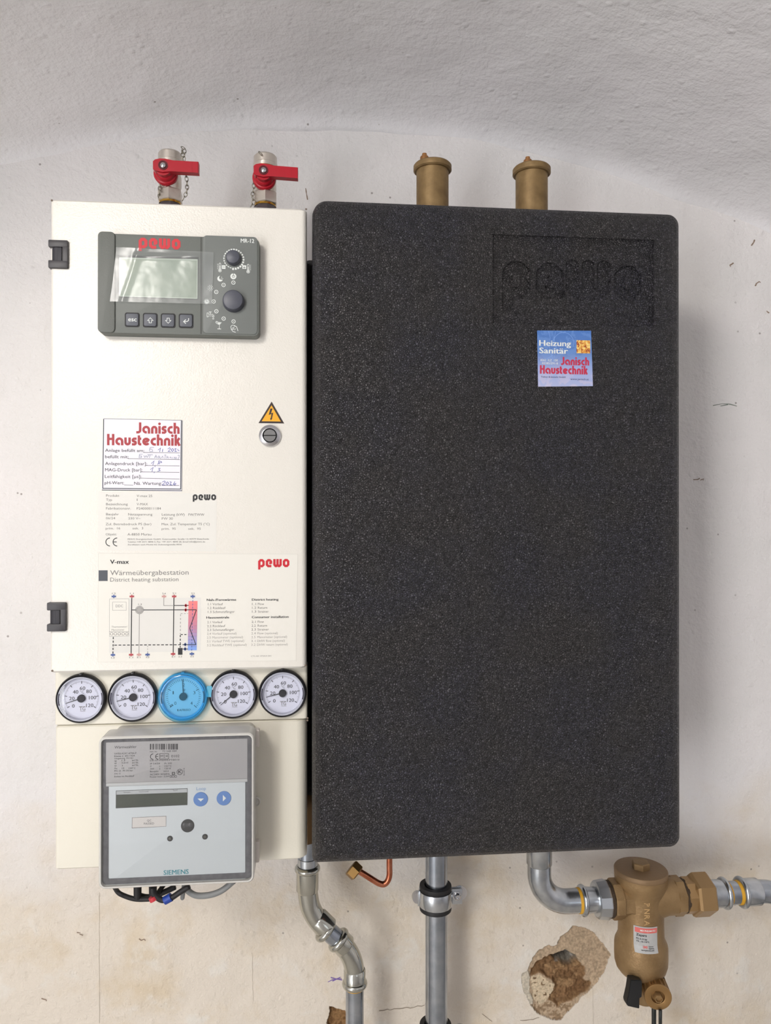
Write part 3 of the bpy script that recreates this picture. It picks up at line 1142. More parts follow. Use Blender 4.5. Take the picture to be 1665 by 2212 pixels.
# keys
for kx, ky in ((285.7, 691), (324.6, 691.9), (363.3, 692.7), (402, 693.3)):
    q = on(kx, ky, YC)
    bm = B()
    r_ = 0.0072
    slab(bm, q.x - r_, q.x + r_, q.z - r_, q.z + r_, YC + 0.001, YC - 0.0002, 0.0022, 0.0001)
    kb = obj('button', bm, DARKP, ctl)
    bm = B()
    r_ = 0.0061
    slab(bm, q.x - r_, q.x + r_, q.z - r_, q.z + r_, YC, YC - 0.0012, 0.0018, 0.0006)
    obj('keycap', bm, KEY, kb, smooth=30)
    P_ = Print(YC - 0.00125, [INKW])
    if kx < 300:
        P_.text('esc', kx - 8.6, ky + 3, 9.2, 0, w=17, bold=0.02)
    elif kx < 340:
        P_.line([(kx - 6, ky + .5), (kx, ky - 5.5), (kx + 6, ky + .5), (kx + 2.5, ky + .5), (kx + 2.5, ky + 5.5), (kx - 2.5, ky + 5.5), (kx - 2.5, ky + .5)], 1.1, 0, closed=True)
    elif kx < 380:
        P_.line([(kx - 6, ky - .5), (kx, ky + 5.5), (kx + 6, ky - .5), (kx + 2.5, ky - .5), (kx + 2.5, ky - 5.5), (kx - 2.5, ky - 5.5), (kx - 2.5, ky - .5)], 1.1, 0, closed=True)
    else:
        P_.line([(kx + 5.5, ky - 6), (kx + 5.3, ky - 1.5), (kx + 2.5, ky + 1.2), (kx - 4, ky + 1.5)], 1.5, 0)
        P_.line([(kx - .5, ky - 3), (kx - 5.5, ky + 1.5), (kx - .5, ky + 6)], 1.5, 0)
    P_.build('key_symbol', kb)
# knobs
for kx, ky, r in ((504.3, 559.2, 17.0), (504.8, 652.3, 25.0)):
    q = on(kx, ky, YC)
    R_ = r * mpp(YC)
    bm = B()
    lathe(bm, (q.x, YC + 0.0005, q.z), (0, -1, 0), [(0, R_), (0.0011, R_)], 48)
    kb = obj('knob_seat', bm, DARKP, ctl)
    bm = B()
    hh = 0.0085 if r > 20 else 0.0075
    lathe(bm, (q.x, YC, q.z), (0, -1, 0), [(0, R_ * 0.93), (hh * 0.45, R_ * 0.90), (hh * 0.8, R_ * 0.86), (hh * 0.95, R_ * 0.80), (hh, R_ * 0.70), (hh, 0.0)], 48, cap1=False)
    obj('knob', bm, KNOB, ctl, smooth=35)
# printed symbols
P_ = Print(YC - 0.0009, [INKW, RED, mat('controller_symbol_grey', (186, 190, 186), 0.6)])
P_.text('MR-12', 520, 524, 8.4, 0, w=28, bold=0.02)
for k in range(24):
    a = -100 + k * 360 / 24
    t = 0.10 + 0.9 * (abs(((a + 100) % 360)) / 360)
    th_ = 1.2 + 3.2 * (1 - t) + 0.4
    P_.disc(504.3, 559.5, 19.0 + th_, 0, 1, 19.0, a + 2.5, a + 12.5, n=3)
for bx, s in ((483, -1), (527.5, 1)):
    P_.rect(bx - 4, 573, bx + 4, 581, 0)
P_.build('symbol_print', ctl)
P_ = Print(YC - 0.00098, [INKW, mat('controller_panel_grey', (108, 112, 109), 0.5)])
P_.rect(480.5, 576.4, 485.5, 577.6, 1, 1)
P_.rect(525, 577.2, 530, 578.4, 1, 1)
P_.rect(526.9, 575.3, 528.1, 580.3, 1, 1)
for tx, ty in ((475, 577), (536, 579.5)):
    P_.line([(tx - 1.8, ty + 5), (tx - 1.8, ty - 7.5), (tx, ty - 9), (tx + 1.8, ty - 7.5), (tx + 1.8, ty + 5)], 0.9, 0)
    P_.disc(tx, ty + 7.3, 3.6, 0, 1, 2.6)
    P_.disc(tx, ty + 7.3, 1.7, 0, 1)
    P_.line([(tx, ty - 3), (tx, ty + 6)], 0.9, 0)
    sd = -5 if tx < 500 else 5
    for k in range(6):
        P_.rect(tx + sd - 1, ty - 7 + k * 2.1, tx + sd + 1, ty - 6.3 + k * 2.1, 0)
for rx, ry in ((504, 610.5), (482.8, 615.6), (467, 630.7), (461.4, 651.3), (467.3, 672.5), (483, 688.2), (504.4, 694.4)):
    P_.disc(rx, ry, 4.3, 0, 1, 3.0)
    P_.disc(rx, ry, 1.0, 0, 1)
P_.disc(504, 597, 6.3, 0)
P_.rect(503.3, 590, 504.7, 597, 1, 2)
P_.disc(504, 597, 3.2, 1, 2, 2.2, 120, 420, n=12)
P_.disc(475.5, 602, 6.0, 0, 1)
P_.disc(478.3, 600, 4.8, 1, 2)
for sx_, sy_ in ((478.6, 599), (481, 602), (477.6, 602.5)):
    P_.disc(sx_, sy_, 1.0, 0, 3, n=5)
P_.line([(452, 620), (456.5, 620), (456.5, 624.5), (452, 624.5)], 0.8, 0, closed=True)
for k in range(10):
    a = k * 36
    c_, s_ = math.cos(math.radians(a)), math.sin(math.radians(a))
    P_.line([(454.2 + 4.2 * c_, 622.3 + 4.2 * s_), (454.2 + 7 * c_, 622.3 + 7 * s_)], 0.9, 0)
P_.disc(446.5, 651.3, 5.6, 0)
for k in range(10):
    a = math.radians(k * 36)
    P_.disc(446.5 + 5.4 * math.cos(a), 651.3 + 5.4 * math.sin(a), 1.1, 0, n=6)
P_.line([(446, 648), (446, 651.6), (449, 651.6)], 1.0, 1, 2)
P_.line([(447, 684.5), (447, 676), (450, 676), (450, 679), (459, 679), (462, 682), (462, 685), (459.5, 685), (459.5, 682.5), (449.5, 682.5), (449.5, 684.5)], 0.9, 0, closed=True)
P_.line([(451, 674), (457, 674)], 1.2, 0)
P_.line([(454, 674), (454, 679)], 1.0, 0)
P_.disc(460.7, 688.5, 1.8, 0, 1, 1.0)
P_.line([(466, 695), (478, 697), (474, 701.5), (468, 699)], 1.0, 0, closed=True)
P_.poly([(468, 697), (477.5, 697.5), (474, 701.5)], 0)
P_.disc(468, 696.2, 2.6, 0, 1, 1.6)
P_.line([(474, 701), (473.5, 710)], 0.9, 0)
P_.line([(469.5, 710.5), (477.5, 710.8)], 1.3, 0)
P_.disc(503, 707, 5.0, 0, 1, 3.9, 20, 290)
P_.disc(504, 708.5, 2.0, 0, 1, 1.1)
P_.line([(506, 703), (511, 706), (514, 715)], 1.2, 0)
P_.line([(499, 711), (503, 716), (509, 718)], 1.2, 0)
P_.line([(506, 713), (509, 710)], 1.0, 0)
P_.build('symbol_print', ctl)
P_ = Print(YF, [RED])
P_.stroke_text(LOGO, 'pcwo', 299.5, 536, 22, 86, 0.29, 0, 1, gap=0.14)
P_.build('logo_print', ctl, 'red lettering above the display')
# crinkled protective film over the display
film_px = [(251, 534.5), (300, 540), (437, 543.5), (461.5, 546), (459, 600), (458, 657), (380, 655), (300, 652.5), (237.5, 651.5), (241, 600), (248, 566)]
bm = B()
nx, nz = 44, 24
gv = {}
for j in range(nz + 1):
    for i in range(nx + 1):
        u, v = i / nx, j / nz
        l = 251 + (237.5 - 251) * v ** 1.3
        r2 = 461.5 + (458 - 461.5) * v
        px = l + (r2 - l) * u
        py = (534.5 + (546 - 534.5) * u) + ((651.5 + (657 - 651.5) * u) - (534.5 + (546 - 534.5) * u)) * v
        q = on(px, py, YC - 0.0022)
        lift = 0.0006 + 0.0010 * abs(math.sin(u * 9 + v * 2)) * (1 - v) ** 3 + 0.0012 * math.exp(-((u - 0.12 - 0.12 * (1 - v)) / 0.02) ** 2)
        lift += 0.0010 * math.exp(-((v - 0.12 - 0.03 * math.sin(u * 5)) / 0.035) ** 2) * (0.2 < u < 0.85)
        q.y -= lift
        gv[i, j] = bm.verts.new(q)
for j in range(nz):
    for i in range(nx):
        bm.faces.new((gv[i, j + 1], gv[i + 1, j + 1], gv[i + 1, j], gv[i, j]))
obj('protective_film', bm, FILM, ctl, smooth='all', label='clear wrinkled protective film over the display')

# ------------------------------------------------------------------ stickers on the cabinet
ws = thing('warning_sign', 'small yellow triangular sign with black lightning bolt above the lock', 'sign', tuple(on(586, 914, YD)))
P_ = Print(YD - 0.0001, [SIGNK, AMBER])
P_.poly([(586.6, 867.5), (558.2, 914), (613.8, 914.8)], 0, 1)
P_.poly([(586.4, 875.5), (565, 910), (606.5, 910.6)], 1, 2)
P_.poly([(584, 882.5), (588.7, 882.5), (585.3, 892.8), (590, 891.5), (587.6, 903.3), (588.4, 903.3), (584.6, 908.5), (583.3, 903.0), (584.8, 903.2), (586.4, 894.2), (580.2, 896.5)], 0, 3)
P_.build('sign_face', ws)

sv = thing('service_sticker', 'white service sticker with red lettering, ruled lines and blue handwriting', 'sticker', tuple(on(306, 1060, YD)))
P_ = Print(YD - 0.0002, [PAPER, mat('sticker_border', (60, 66, 74), 0.6)])
P_.poly([(223, 903.5), (394, 907.5), (392.5, 1062), (219.5, 1058.5)], 0, 0)
P_.line([(223.8, 905), (222, 1056)], 1.8, 1)
P_.line([(224, 904.5), (392, 907.8)], 0.8, 1)
P_.line([(391.8, 908), (390.3, 1056)], 2.0, 1)
P_.line([(394, 908), (392.5, 1061)], 0.7, 1)
P_.line([(221.5, 1054.8), (391, 1056.5)], 1.8, 1)
P_.line([(220, 1058.3), (392.5, 1060.0)], 1.6, 1)
P_.build('paper', sv)
P_ = Print(YD - 0.00028, [RED2, INKK, PEN, PENF])
S6 = lambda x, y: (210 + x / 8.76, 890 + y / 8.76)
x, y = S6(738, 406)
P_.stroke_text(BAU, 'Janisch', x, y, 16.4, 89, 0.30, 0)
x, y = S6(186, 628)
P_.stroke_text(BAU, 'Haustechnik', x, y, 16.6, 151, 0.30, 0)
for s, x, y, w in (('Anlage befüllt am:', 148, 752, 700), ('befüllt mit:', 148, 873, 420), ('Anlagendruck [bar]:', 148, 1002, 752), ('MAG-Druck [bar]:', 148, 1122, 668),
                   ('Leitfähigkeit [µs]:', 143, 1247, 655), ('pH-Wert:', 140, 1367, 345), ('Nä. Wartung:', 700, 1377, 495)):
    a, b = S6(x, y)
    P_.text(s, a, b, 6.4, 1, w=w / 8.76, bold=0.004)
for x0_, y0_, x1_, y1_ in ((870, 765, 1565, 775), (580, 882, 1560, 900), (920, 1012, 1555, 1020), (830, 1135, 1555, 1142), (820, 1252, 1555, 1268), (510, 1382, 680, 1385), (1220, 1388, 1550, 1390)):
    P_.line([S6(x0_, y0_), S6(x1_, y1_)], 0.75, 1)
hand = [  # ballpoint strokes
    (3, [[(1075, 670), (1000, 672), (985, 740)], [(985, 700), (1040, 710), (1050, 745), (990, 752)]]),
    (2, [[(1150, 720), (1200, 680), (1180, 755)], [(1240, 700), (1230, 755)], [(1335, 700), (1370, 675), (1385, 700), (1340, 750), (1390, 748)]]),
    (2, [[(1420, 690), (1400, 720), (1420, 750), (1450, 720), (1425, 690)], [(1460, 700), (1490, 690), (1470, 750), (1510, 745)], [(1520, 700), (1530, 725), (1555, 740)]]),
    (3, [[(800, 800), (790, 868)], [(795, 800), (860, 798)], [(797, 830), (840, 835), (835, 862), (795, 868)], [(880, 820), (900, 860), (925, 825), (945, 860), (975, 815)], [(950, 808), (1050, 810)], [(1000, 812), (985, 870)]]),
    (3, [[(1080, 872), (1110, 815), (1130, 870)], [(1090, 850), (1125, 850)], [(1165, 830), (1145, 855), (1165, 872), (1185, 850), (1165, 830)], [(1180, 860), (1200, 880)],
         [(1210, 872), (1235, 835), (1250, 872)], [(1265, 815), (1305, 812)], [(1290, 815), (1280, 880)], [(1320, 830), (1315, 880)], [(1318, 860), (1340, 850), (1345, 880)],
         [(1370, 870), (1385, 850), (1400, 878)], [(1415, 855), (1420, 880)], [(1450, 850), (1455, 885), (1470, 855), (1480, 885), (1495, 855), (1500, 885)], [(1520, 820), (1550, 815), (1550, 850), (1530, 890)]]),
    (2, [[(1020, 975), (1078, 925), (1050, 1008)], [(1098, 1010), (1090, 1040)], [(1160, 925), (1210, 935), (1220, 955), (1160, 965), (1140, 995)], [(1160, 930), (1175, 990)]]),
    (2, [[(1005, 1090), (1058, 1048), (1035, 1130)], [(1080, 1130), (1075, 1155)], [(1150, 1068), (1190, 1065), (1165, 1090), (1190, 1110), (1140, 1122)]]),
    (2, [[(1230, 1325), (1275, 1305), (1290, 1325), (1230, 1380), (1290, 1382)], [(1330, 1320), (1300, 1350), (1320, 1380), (1355, 1350), (1330, 1320)], [(1370, 1320), (1400, 1325), (1375, 1378), (1420, 1380)],
         [(1470, 1315), (1440, 1370), (1470, 1385), (1490, 1350), (1450, 1365)]])]
for mi, Ls in hand:
    for Lp in Ls:
        P_.line([S6(*q) for q in Lp], 0.95 if mi == 3 else 1.1, mi)
P_.build('printing', sv)

tp = thing('type_plate', 'pale type plate sticker with small grey printing and black logo', 'label', tuple(on(345, 1190, YD)))
P_ = Print(YD - 0.0001, [PLATE])
P_.poly([(212, 1062.5), (468, 1066), (467, 1191), (212, 1188)], 0, 0)
P_.build('plate', tp)
P_ = Print(YD - 0.00016, [INKK, INKG])
S7 = lambda x, y: (210 + x / 6.167, 1060 + y / 6.167)
for s, x, y, w, h in (('Produkt', 118, 80, 165, 30), ('V-max 25', 525, 84, 198, 30), ('Typ', 118, 136, 75, 30), ('I', 527, 136, 8, 30), ('Bezeichnung', 118, 194, 272, 30),
                      ('V-MAX', 525, 195, 142, 30), ('Fabrikationsnr.', 118, 250, 310, 30), ('P24000011184', 525, 252, 308, 30), ('Baujahr', 118, 328, 160, 30), ('06/24', 116, 380, 115, 28),
                      ('Netzspannung', 413, 330, 305, 30), ('230 V~', 413, 382, 155, 28), ('Leistung (kW)', 860, 332, 290, 30), ('FW 30', 860, 386, 140, 30), ('FW/TWW', 1213, 334, 205, 30),
                      ('Zul. Betriebsdruck PS (bar)', 112, 460, 575, 30), ('prim.  16', 112, 515, 182, 28), ('sek.  3', 470, 515, 135, 28), ('Max. Zul. Temperatur TS (°C)', 858, 460, 615, 30),
                      ('prim.  95', 858, 520, 178, 28), ('sek.  95', 1212, 520, 160, 28), ('Objekt', 112, 595, 135, 28), ('A-8850 Murau', 402, 597, 302, 30)):
    a, b = S7(x, y)
    P_.text(s, a, b, h / 6.167, 1, w=w / 6.167, bold=0.006)
for s, y, w in (('PEWO Energietechnik GmbH, Geierswalder Straße 13, 02979 Elsterheide', 655, 1035), ('Telefon +49 3571 4898 0, Fax +49 3571 4898 28, Email info@pewo.de', 692, 985), ('Zertifiziert nach Modul A2 Zulassungsstelle 0036', 728, 685)):
    a, b = S7(405, y)
    P_.text(s, a, b, 2.9, 1, w=w / 6.167, bold=0.01)
for cx_, bar in ((170, 0), (265, 1)):
    a, b = S7(cx_, 683)
    P_.disc(a, b, 9.2, 0, 1, 7.5, 90, 270, n=16)
    if bar:
        P_.line([(a - 8, b), (a - 1, b)], 1.6, 0)
a, b = S7(1272, 126)
P_.stroke_text(LOGO, 'pcwo', a, b, 12.2, 48.5, 0.29, 0, gap=0.14)
P_.build('printing', tp)

sd_ = thing('schematic_sticker', 'large pale sticker with pipe diagram, red logo and two text columns', 'sticker', tuple(on(426, 1428, YD)))
P_ = Print(YD - 0.0001, [PLATE2, mat('sticker_edge_grey', (212, 209, 200), 0.5)])
P_.poly([(212, 1194.5), (643.5, 1196.5), (640, 1427.5), (211, 1430.5)], 1, 0)
P_.poly([(213, 1195.4), (642.6, 1197.4), (639.2, 1426.7), (212, 1429.7)], 0, 1)
P_.build('sheet', sd_)
SL, RD, BL, PK, GB = 5, 2, 3, 4, 6
P_ = Print(YD - 0.0002, [INKK, INKG, mat('diagram_red', (176, 62, 70), 0.6), mat('diagram_blue', (70, 92, 150), 0.6), mat('diagram_pink', (200, 152, 146), 0.6), mat('slate_square', (72, 76, 84), 0.5),
                         mat('diagram_grey_bed', (219, 217, 211), 0.6), INKLG, RED])
P_.text('V-max', 238, 1218, 8.6, 0, w=38, bold=0.03)
P_.rect(213, 1232, 232.5, 1255, SL)
P_.text('Wärmeübergabestation', 238, 1242.5, 10.2, 1, w=161)
P_.text('District heating substation', 238, 1256.5, 8.4, 1, w=140)
P_.stroke_text(LOGO, 'pcwo', 557.5, 1225.5, 17.5, 66, 0.29, 8, gap=0.14)
S8 = lambda x, y: (200 + x / 6.9375, 1190 + y / 6.9375)


def l8(a, b, w, mi, layer=3):
    P_.line([S8(*a), S8(*b)], w, mi, layer)


def d8(a, b, w, mi, o_=4.6, f_=3.2, layer=3):
    P_.dashes(S8(*a), S8(*b), w, o_, f_, mi, layer)


a, b = S8(248, 715), S8(1620, 1505)
P_.rect(a[0], a[1], b[0], b[1], GB, 1)
a, b = S8(252, 718), S8(545, 1278)
P_.rect(a[0], a[1], b[0], b[1], 7, 2)
a, b = S8(257, 723), S8(540, 1273)
P2 = P_
white = len(P_.mats)
P_.mats.append(PLATE2)
P_.rect(a[0], a[1], b[0], b[1], white, 3)
P_.line([S8(300, 767), S8(505, 767), S8(505, 890), S8(300, 890)], 0.7, 7, 4, closed=True)
P_.text('DDC', *S8(347, 845), 5.4, 1, w=15, layer=4)
P_.text('Thermometer/', *S8(285, 1150), 3.4, 1, w=32, layer=4)
P_.text('Manometer', *S8(285, 1195), 3.4, 1, w=26, layer=4)
P_.line([S8(250, 1210), S8(545, 1210)], 0.7, 1, 4)
for k in range(5):
    P_.disc(*S8(285 + 57 * k, 1243), 3.4, 1, 4, 2.7, n=14)
    P_.text(('1.1', '1.2', '2.5', '2.1', '2.2')[k], S8(268 + 57 * k, 1255)[0], S8(0, 1255)[1], 2.4, 1, w=5, layer=4)
l8((587, 700), (577, 1540), 1.9, 0)
l8((1218, 700), (1208, 1530), 1.9, 0)
l8((590, 885), (650, 885), 1.7, 0)
l8((760, 885), (1555, 882), 1.7, 0, 4)
l8((1555, 882), (1455, 1160), 1.5, 0, 5)
l8((1455, 1160), (1548, 1405), 1.5, 0, 5)
l8((1548, 1405), (1400, 1405), 1.6, 0, 5)
l8((1066, 700), (1066, 820), 1.4, 7)
l8((1066, 820), (1215, 820), 1.4, 7)
l8((1218, 818), (1440, 818), 1.6, 0)
P_.disc(*S8(703, 885), 8.6, 1, 4, 7.8)
P_.disc(*S8(703, 885), 6.4, 7, 4)
P_.disc(*S8(703, 885), 6.8, 1, 5, 6.0)
l8((701, 945), (694, 1540), 1.3, 7)
d8((310, 1290), (305, 1540), 2.0, 0)
d8((325, 1413), (1375, 1405), 1.8, 0, 6, 3.2)
d8((825, 1420), (825, 1530), 1.2, 7, 3, 3)
d8((1318, 950), (1314, 1250), 1.5, 7, 4, 4)
d8((1320, 940), (1430, 940), 1.3, 7, 4, 3)
d8((1314, 1260), (1312, 1450), 1.9, 0)
d8((1320, 1253), (1430, 1253), 1.7, 0)
# red-to-blue exchanger column
n = 14
for k in range(n):
    t = k / (n - 1)
    c = [(240, 128, 126), (196, 128, 150), (128, 160, 226)]
    q = (c[0], c[1], t * 2) if t < 0.5 else (c[1], c[2], t * 2 - 1)
    cc = tuple(q[0][i] * (1 - q[2]) + q[1][i] * q[2] for i in range(3))
    P_.mats.append(mat('exchanger_tint_%d' % k, cc, 0.6))
    ya, yb = 752 + (1488 - 752) * k / n, 752 + (1488 - 752) * (k + 1) / n
    a, b = S8(1438 - 12 * t, ya), S8(1572 - 12 * t, yb)
    P_.rect(a[0], a[1], b[0], b[1], len(P_.mats) - 1, 3)
d8((1502, 690), (1484, 1540), 1.2, 3, 4, 3, 4)
for x, y, mi in ((318, 682, 3), (588, 682, 2), (1070, 682, 4), (1222, 682, 2), (1500, 682, 3), (305, 1558, 3), (577, 1556, 2), (694, 1555, 4), (823, 1554, 3), (1206, 1544, 2), (1487, 1542, 3)):
    a, b = S8(x - 33, y - 12), S8(x + 33, y + 12)
    P_.rect(a[0], a[1], b[0], b[1], mi, 5)
    a, b = S8(x - 7, y - 26), S8(x + 7, y + 26)
    P_.rect(a[0], a[1], b[0], b[1], mi, 4)
for s, x, y in (('1.2', 292, 650), ('1.1', 562, 650), ('2.4', 1043, 650), ('2.1', 1196, 648), ('2.2', 1478, 648), ('1.3', 684, 812), ('1.2', 278, 1612), ('1.1', 552, 1608), ('3.1', 662, 1606), ('3.2', 797, 1604),
                ('2.1', 1182, 1596), ('2.3', 1285, 1595), ('2.2', 1463, 1592)):
    P_.text(s, *S8(x, y), 3.3, 1, w=7.2, layer=3, bold=0.01)
for x, y, mi in ((1397, 818, 8), (1395, 884, 8), (1388, 1402, 3), (1386, 1470, 3)):
    a, b = S8(x - 18, y - 12), S8(x + 18, y + 12)
    P_.rect(a[0], a[1], b[0], b[1], mi, 6)
    a, b = S8(x - 9, y - 24), S8(x + 9, y + 24)
    P_.rect(a[0], a[1], b[0], b[1], mi, 6)
l8((1345, 1470), (1430, 1470), 1.5, 0, 5)
a, b = S8(1280, 1455), S8(1345, 1555)
P_.rect(a[0], a[1], b[0], b[1], 0, 5)
SR = lambda x, y: (430 + x / 6.9375, 1270 + y / 6.9375)
for s, x, y, w, st in (('Nah-/Fernwärme', 115, 196, 425, 'b'), ('District heating', 792, 192, 388, 'b'), ('1.1 Vorlauf', 133, 260, 215, 'n'), ('1.2 Rücklauf', 131, 318, 255, 'n'), ('1.3 Schmutzfänger', 131, 376, 390, 'n'),
                       ('1.1', 793, 258, 58, 'n'), ('Flow', 880, 256, 92, 'n'), ('1.2', 793, 314, 60, 'n'), ('Return', 880, 313, 138, 'n'), ('1.3', 793, 371, 60, 'n'), ('Strainer', 880, 371, 158, 'n'),
                       ('Hauszentrale', 110, 460, 328, 'b'), ('Consumer installation', 790, 454, 540, 'b'), ('2.1 Vorlauf', 122, 530, 220, 'n'), ('2.2 Rücklauf', 120, 588, 262, 'n'), ('2.3 Schmutzfänger', 120, 646, 392, 'n'),
                       ('2.4 Vorlauf (optional)', 118, 703, 428, 'l'), ('2.5 Manometer (optional)', 116, 760, 525, 'l'), ('3.1 Vorlauf TWE (optional)', 116, 817, 540, 'l'), ('3.2 Rücklauf TWE (optional)', 118, 876, 575, 'l'),
                       ('2.1', 785, 525, 62, 'n'), ('Flow', 877, 523, 92, 'n'), ('2.2', 785, 583, 62, 'n'), ('Return', 877, 581, 138, 'n'), ('2.3', 783, 640, 65, 'n'), ('Strainer', 875, 639, 165, 'n'),
                       ('2.4', 782, 697, 65, 'l'), ('Flow (optional)', 873, 696, 298, 'l'), ('2.5', 782, 754, 62, 'l'), ('Manometer (optional)', 872, 753, 435, 'l'), ('3.1', 780, 812, 62, 'l'), ('DHW flow (optional)', 870, 811, 405, 'l'),
                       ('3.2', 780, 868, 62, 'l'), ('DHW return (optional)', 868, 868, 450, 'l'), ('CTI-AK VMAX-001', 776, 1034, 300, 's')):
    a, b = SR(x, y)
    P_.text(s, a, b, 4.7 if st != 's' else 3.2, {'b': 0, 'n': 1, 'l': 7, 's': 7}[st], w=w / 6.9375, bold={'b': 0.035, 'n': 0.004}.get(st, 0.0), layer=2)
P_.build('printing', sd_)


# ------------------------------------------------------------------ round gauges
def gauge(px, py, hx, hy, needle, label, blue=False):
    """px,py: rim centre and hx,hy: hub centre in the photograph"""
    c = on(hx, hy, YP - 0.0015)
    R_ = 0.0249
    t = thing('pressure_gauge' if blue else 'thermometer', label, 'gauge', (c.x, YP, c.z), 'gauges in the cream strip')
    bm = B()
    lathe(bm, (c.x, YP + 0.002, c.z), (0, -1, 0), [(0, R_), (0.0045, R_), (0.0068, R_ * 0.985), (0.0076, R_ * 0.955), (0.0070, R_ * 0.92), (0.0062, R_ * 0.905), (0.0036, R_ * 0.90)], 72, cap1=False)
    box(bm, c.x - 0.0016, c.x + 0.0016, YP - 0.005, YP, c.z + R_ - 0.001, c.z + R_ + 0.0009, 0.0004)
    obj('rim', bm, mat('blue_covered_rim', (96, 178, 222), 0.35) if blue else mat('gauge_rim_black', (38, 37, 40), 0.35), t, smooth=40)
    bm = B()
    lathe(bm, (c.x, YP - 0.0005, c.z), (0, -1, 0), [(0, R_ * 0.92), (0.001, R_ * 0.92), (0.001, 0)], 64, cap1=False)
    obj('dial', bm, mat('dial_under_film', (206, 222, 236), 0.5) if blue else DIAL, t)
    # clear stepped lens ring and pane
    bm = B()
    lathe(bm, (c.x, YP, c.z), (0, -1, 0), [(0.0015, R_ * 0.83), (0.0052, R_ * 0.83), (0.0060, R_ * 0.86), (0.0060, R_ * 0.90)], 72, cap0=False, cap1=False)
    obj('lens_rim', bm, mat('lens_rim_grey', (176, 178, 190), 0.25) if not blue else mat('lens_rim_blue', (84, 172, 226), 0.25), t, smooth=40)
    bm = B()
    lathe(bm, (c.x, YP, c.z), (0, -1, 0), [(0.0056, R_ * 0.86), (0.0060, R_ * 0.6), (0.0061, 0)], 64, cap0=False, cap1=False)
    obj('lens', bm, LENS, t, smooth='all')
    # side clips on the lens ring
    for s in (-1, 1):
        bm = B()
        for a0 in (-16,):
            pts = [(c.x + s * R_ * 0.865 * math.cos(math.radians(a)), YP - 0.0058, c.z + R_ * 0.865 * math.sin(math.radians(a))) for a in range(-16, 17, 4)]
            tube(bm, pts, 0.0006, 8)
        obj('lens_clip', bm, mat('clip_dark_violet', (52, 48, 66), 0.4), t, smooth='all')
    inkm = [INKK, INKG]
    Pg = Print(YP - 0.00155, inkm)
    k = 1 / mpp(YP - 0.00155)
    hx2, hy2 = hx, hy

    def pol(r, a):
        return (hx2 + r * math.sin(math.radians(a)), hy2 - r * math.cos(math.radians(a)))
    if not blue:
        for i in range(61):
            a = -124 + 248 * i / 60
            mj, md = i % 10 == 0, i % 5 == 0
            r0 = 31.5 if mj else (33 if md else 34.5)
            Pg.line([pol(r0, a), pol(37.3 if mj else 37.3, a)], 1.5 if mj else 0.6, 0)
        for s, x, y, w in (('0', -18, 17.5, 5.2), ('20', -21.5, 1.2, 11), ('40', -13.5, -12.8, 11), ('60', 1.5, -20.8, 11), ('80', 15.5, -14, 11), ('100', 23, -.5, 14.5), ('120', 17, 16.2, 14.5)):
            Pg.text(s, hx + x - w / 2, hy + y + 3.0, 7.2, 0, w=w, bold=0.012)
        Pg.text('°C', hx - 3.2, hy - 10.5, 5.6, 0, w=7.6)
        for bx_, tx_ in ((0, 0),):
            Pg.text('TG', hx - 4.5, hy + 26.5, 7.6, 1, w=11.5, bold=0.02)
            Pg.line([(hx - 6, hy + 18), (hx + 8, hy + 18)], 0.8, 1)
            Pg.line([(hx - 3, hy + 28), (hx + 8, hy + 28)], 0.8, 1)
    else:
        for i in range(41):
            a = -130 + 260 * i / 40
            mj = i % 10 == 0
            Pg.line([pol(30 if mj else 33, a), pol(37.5, a)], 1.4 if mj else 0.8, 0)
        for s, x, y in (('0', -17.5, 15.3), ('1', -21, -7.5), ('2', .5, -24.5), ('3', 23.5, -7.5), ('4', 17.5, 15.3)):
            Pg.text(s, hx + x - 2.2, hy + y + 3, 6.6, 0, w=2.4 if s == '1' else 4.6, bold=0.004)
        Pg.line([(hx - 29, hy + 22), (hx - 22, hy + 20), (hx - 24.5, hy + 17), (hx - 29, hy + 22)], 1.0, 0)
        Pg.text('AFRISO', hx - 10, hy + 32, 4.4, 0, w=24, bold=0.01, shear=0.25)
        Pg.rect(hx - 13, hy + 27.5, hx - 11, hy + 32, 0)
        Pg.text('bar', hx - 1, hy - 12, 4.5, 0, w=6)
    Pg.build('scale_print', t)
    # pointer and hub
    Pn = Print(YP - 0.0028, [INKK])
    a = math.radians(needle)
    d, q = (math.sin(a), -math.cos(a)), (math.cos(a), math.sin(a))
    Pn.poly([(hx + q[0] * 1.2, hy + q[1] * 1.2), (hx + d[0] * 37 + q[0] * 0.6, hy + d[1] * 37 + q[1] * 0.6), (hx + d[0] * 37 - q[0] * 0.6, hy + d[1] * 37 - q[1] * 0.6), (hx - q[0] * 1.2, hy - q[1] * 1.2)], 0)
    Pn.build('pointer', t)
    bm = B()
    lathe(bm, (c.x, YP - 0.0015, c.z), (0, -1, 0), [(0, 0.0039), (0.0022, 0.0039), (0.0028, 0.0033), (0.0028, 0)], 32, cap1=False)
    obj('hub', bm, mat('hub_black', (20, 20, 26), 0.6, spec=0.2), t, smooth=40)
    if blue:
        bm = B()
        n = 72
        rings = []
        for rr, yy in ((0.0, 0.0096), (R_ * 0.84, 0.0094), (R_ * 0.96, 0.0090), (R_ * 1.03, 0.0072), (R_ * 1.035, 0.004)):
            rings.append([(c.x + max(rr, 1e-5) * math.cos(2 * PI * j / n), YP - yy, c.z + max(rr, 1e-5) * math.sin(2 * PI * j / n)) for j in range(n)])
        loft(bm, rings, cap0=False, cap1=False)
        fl = obj('protective_film', bm, BLUEF, t, smooth='all', label='blue clear protective film')
        bm = B()
        a_, b_ = on(446, 1482, YP - 0.006), on(458, 1508, YP - 0.006)
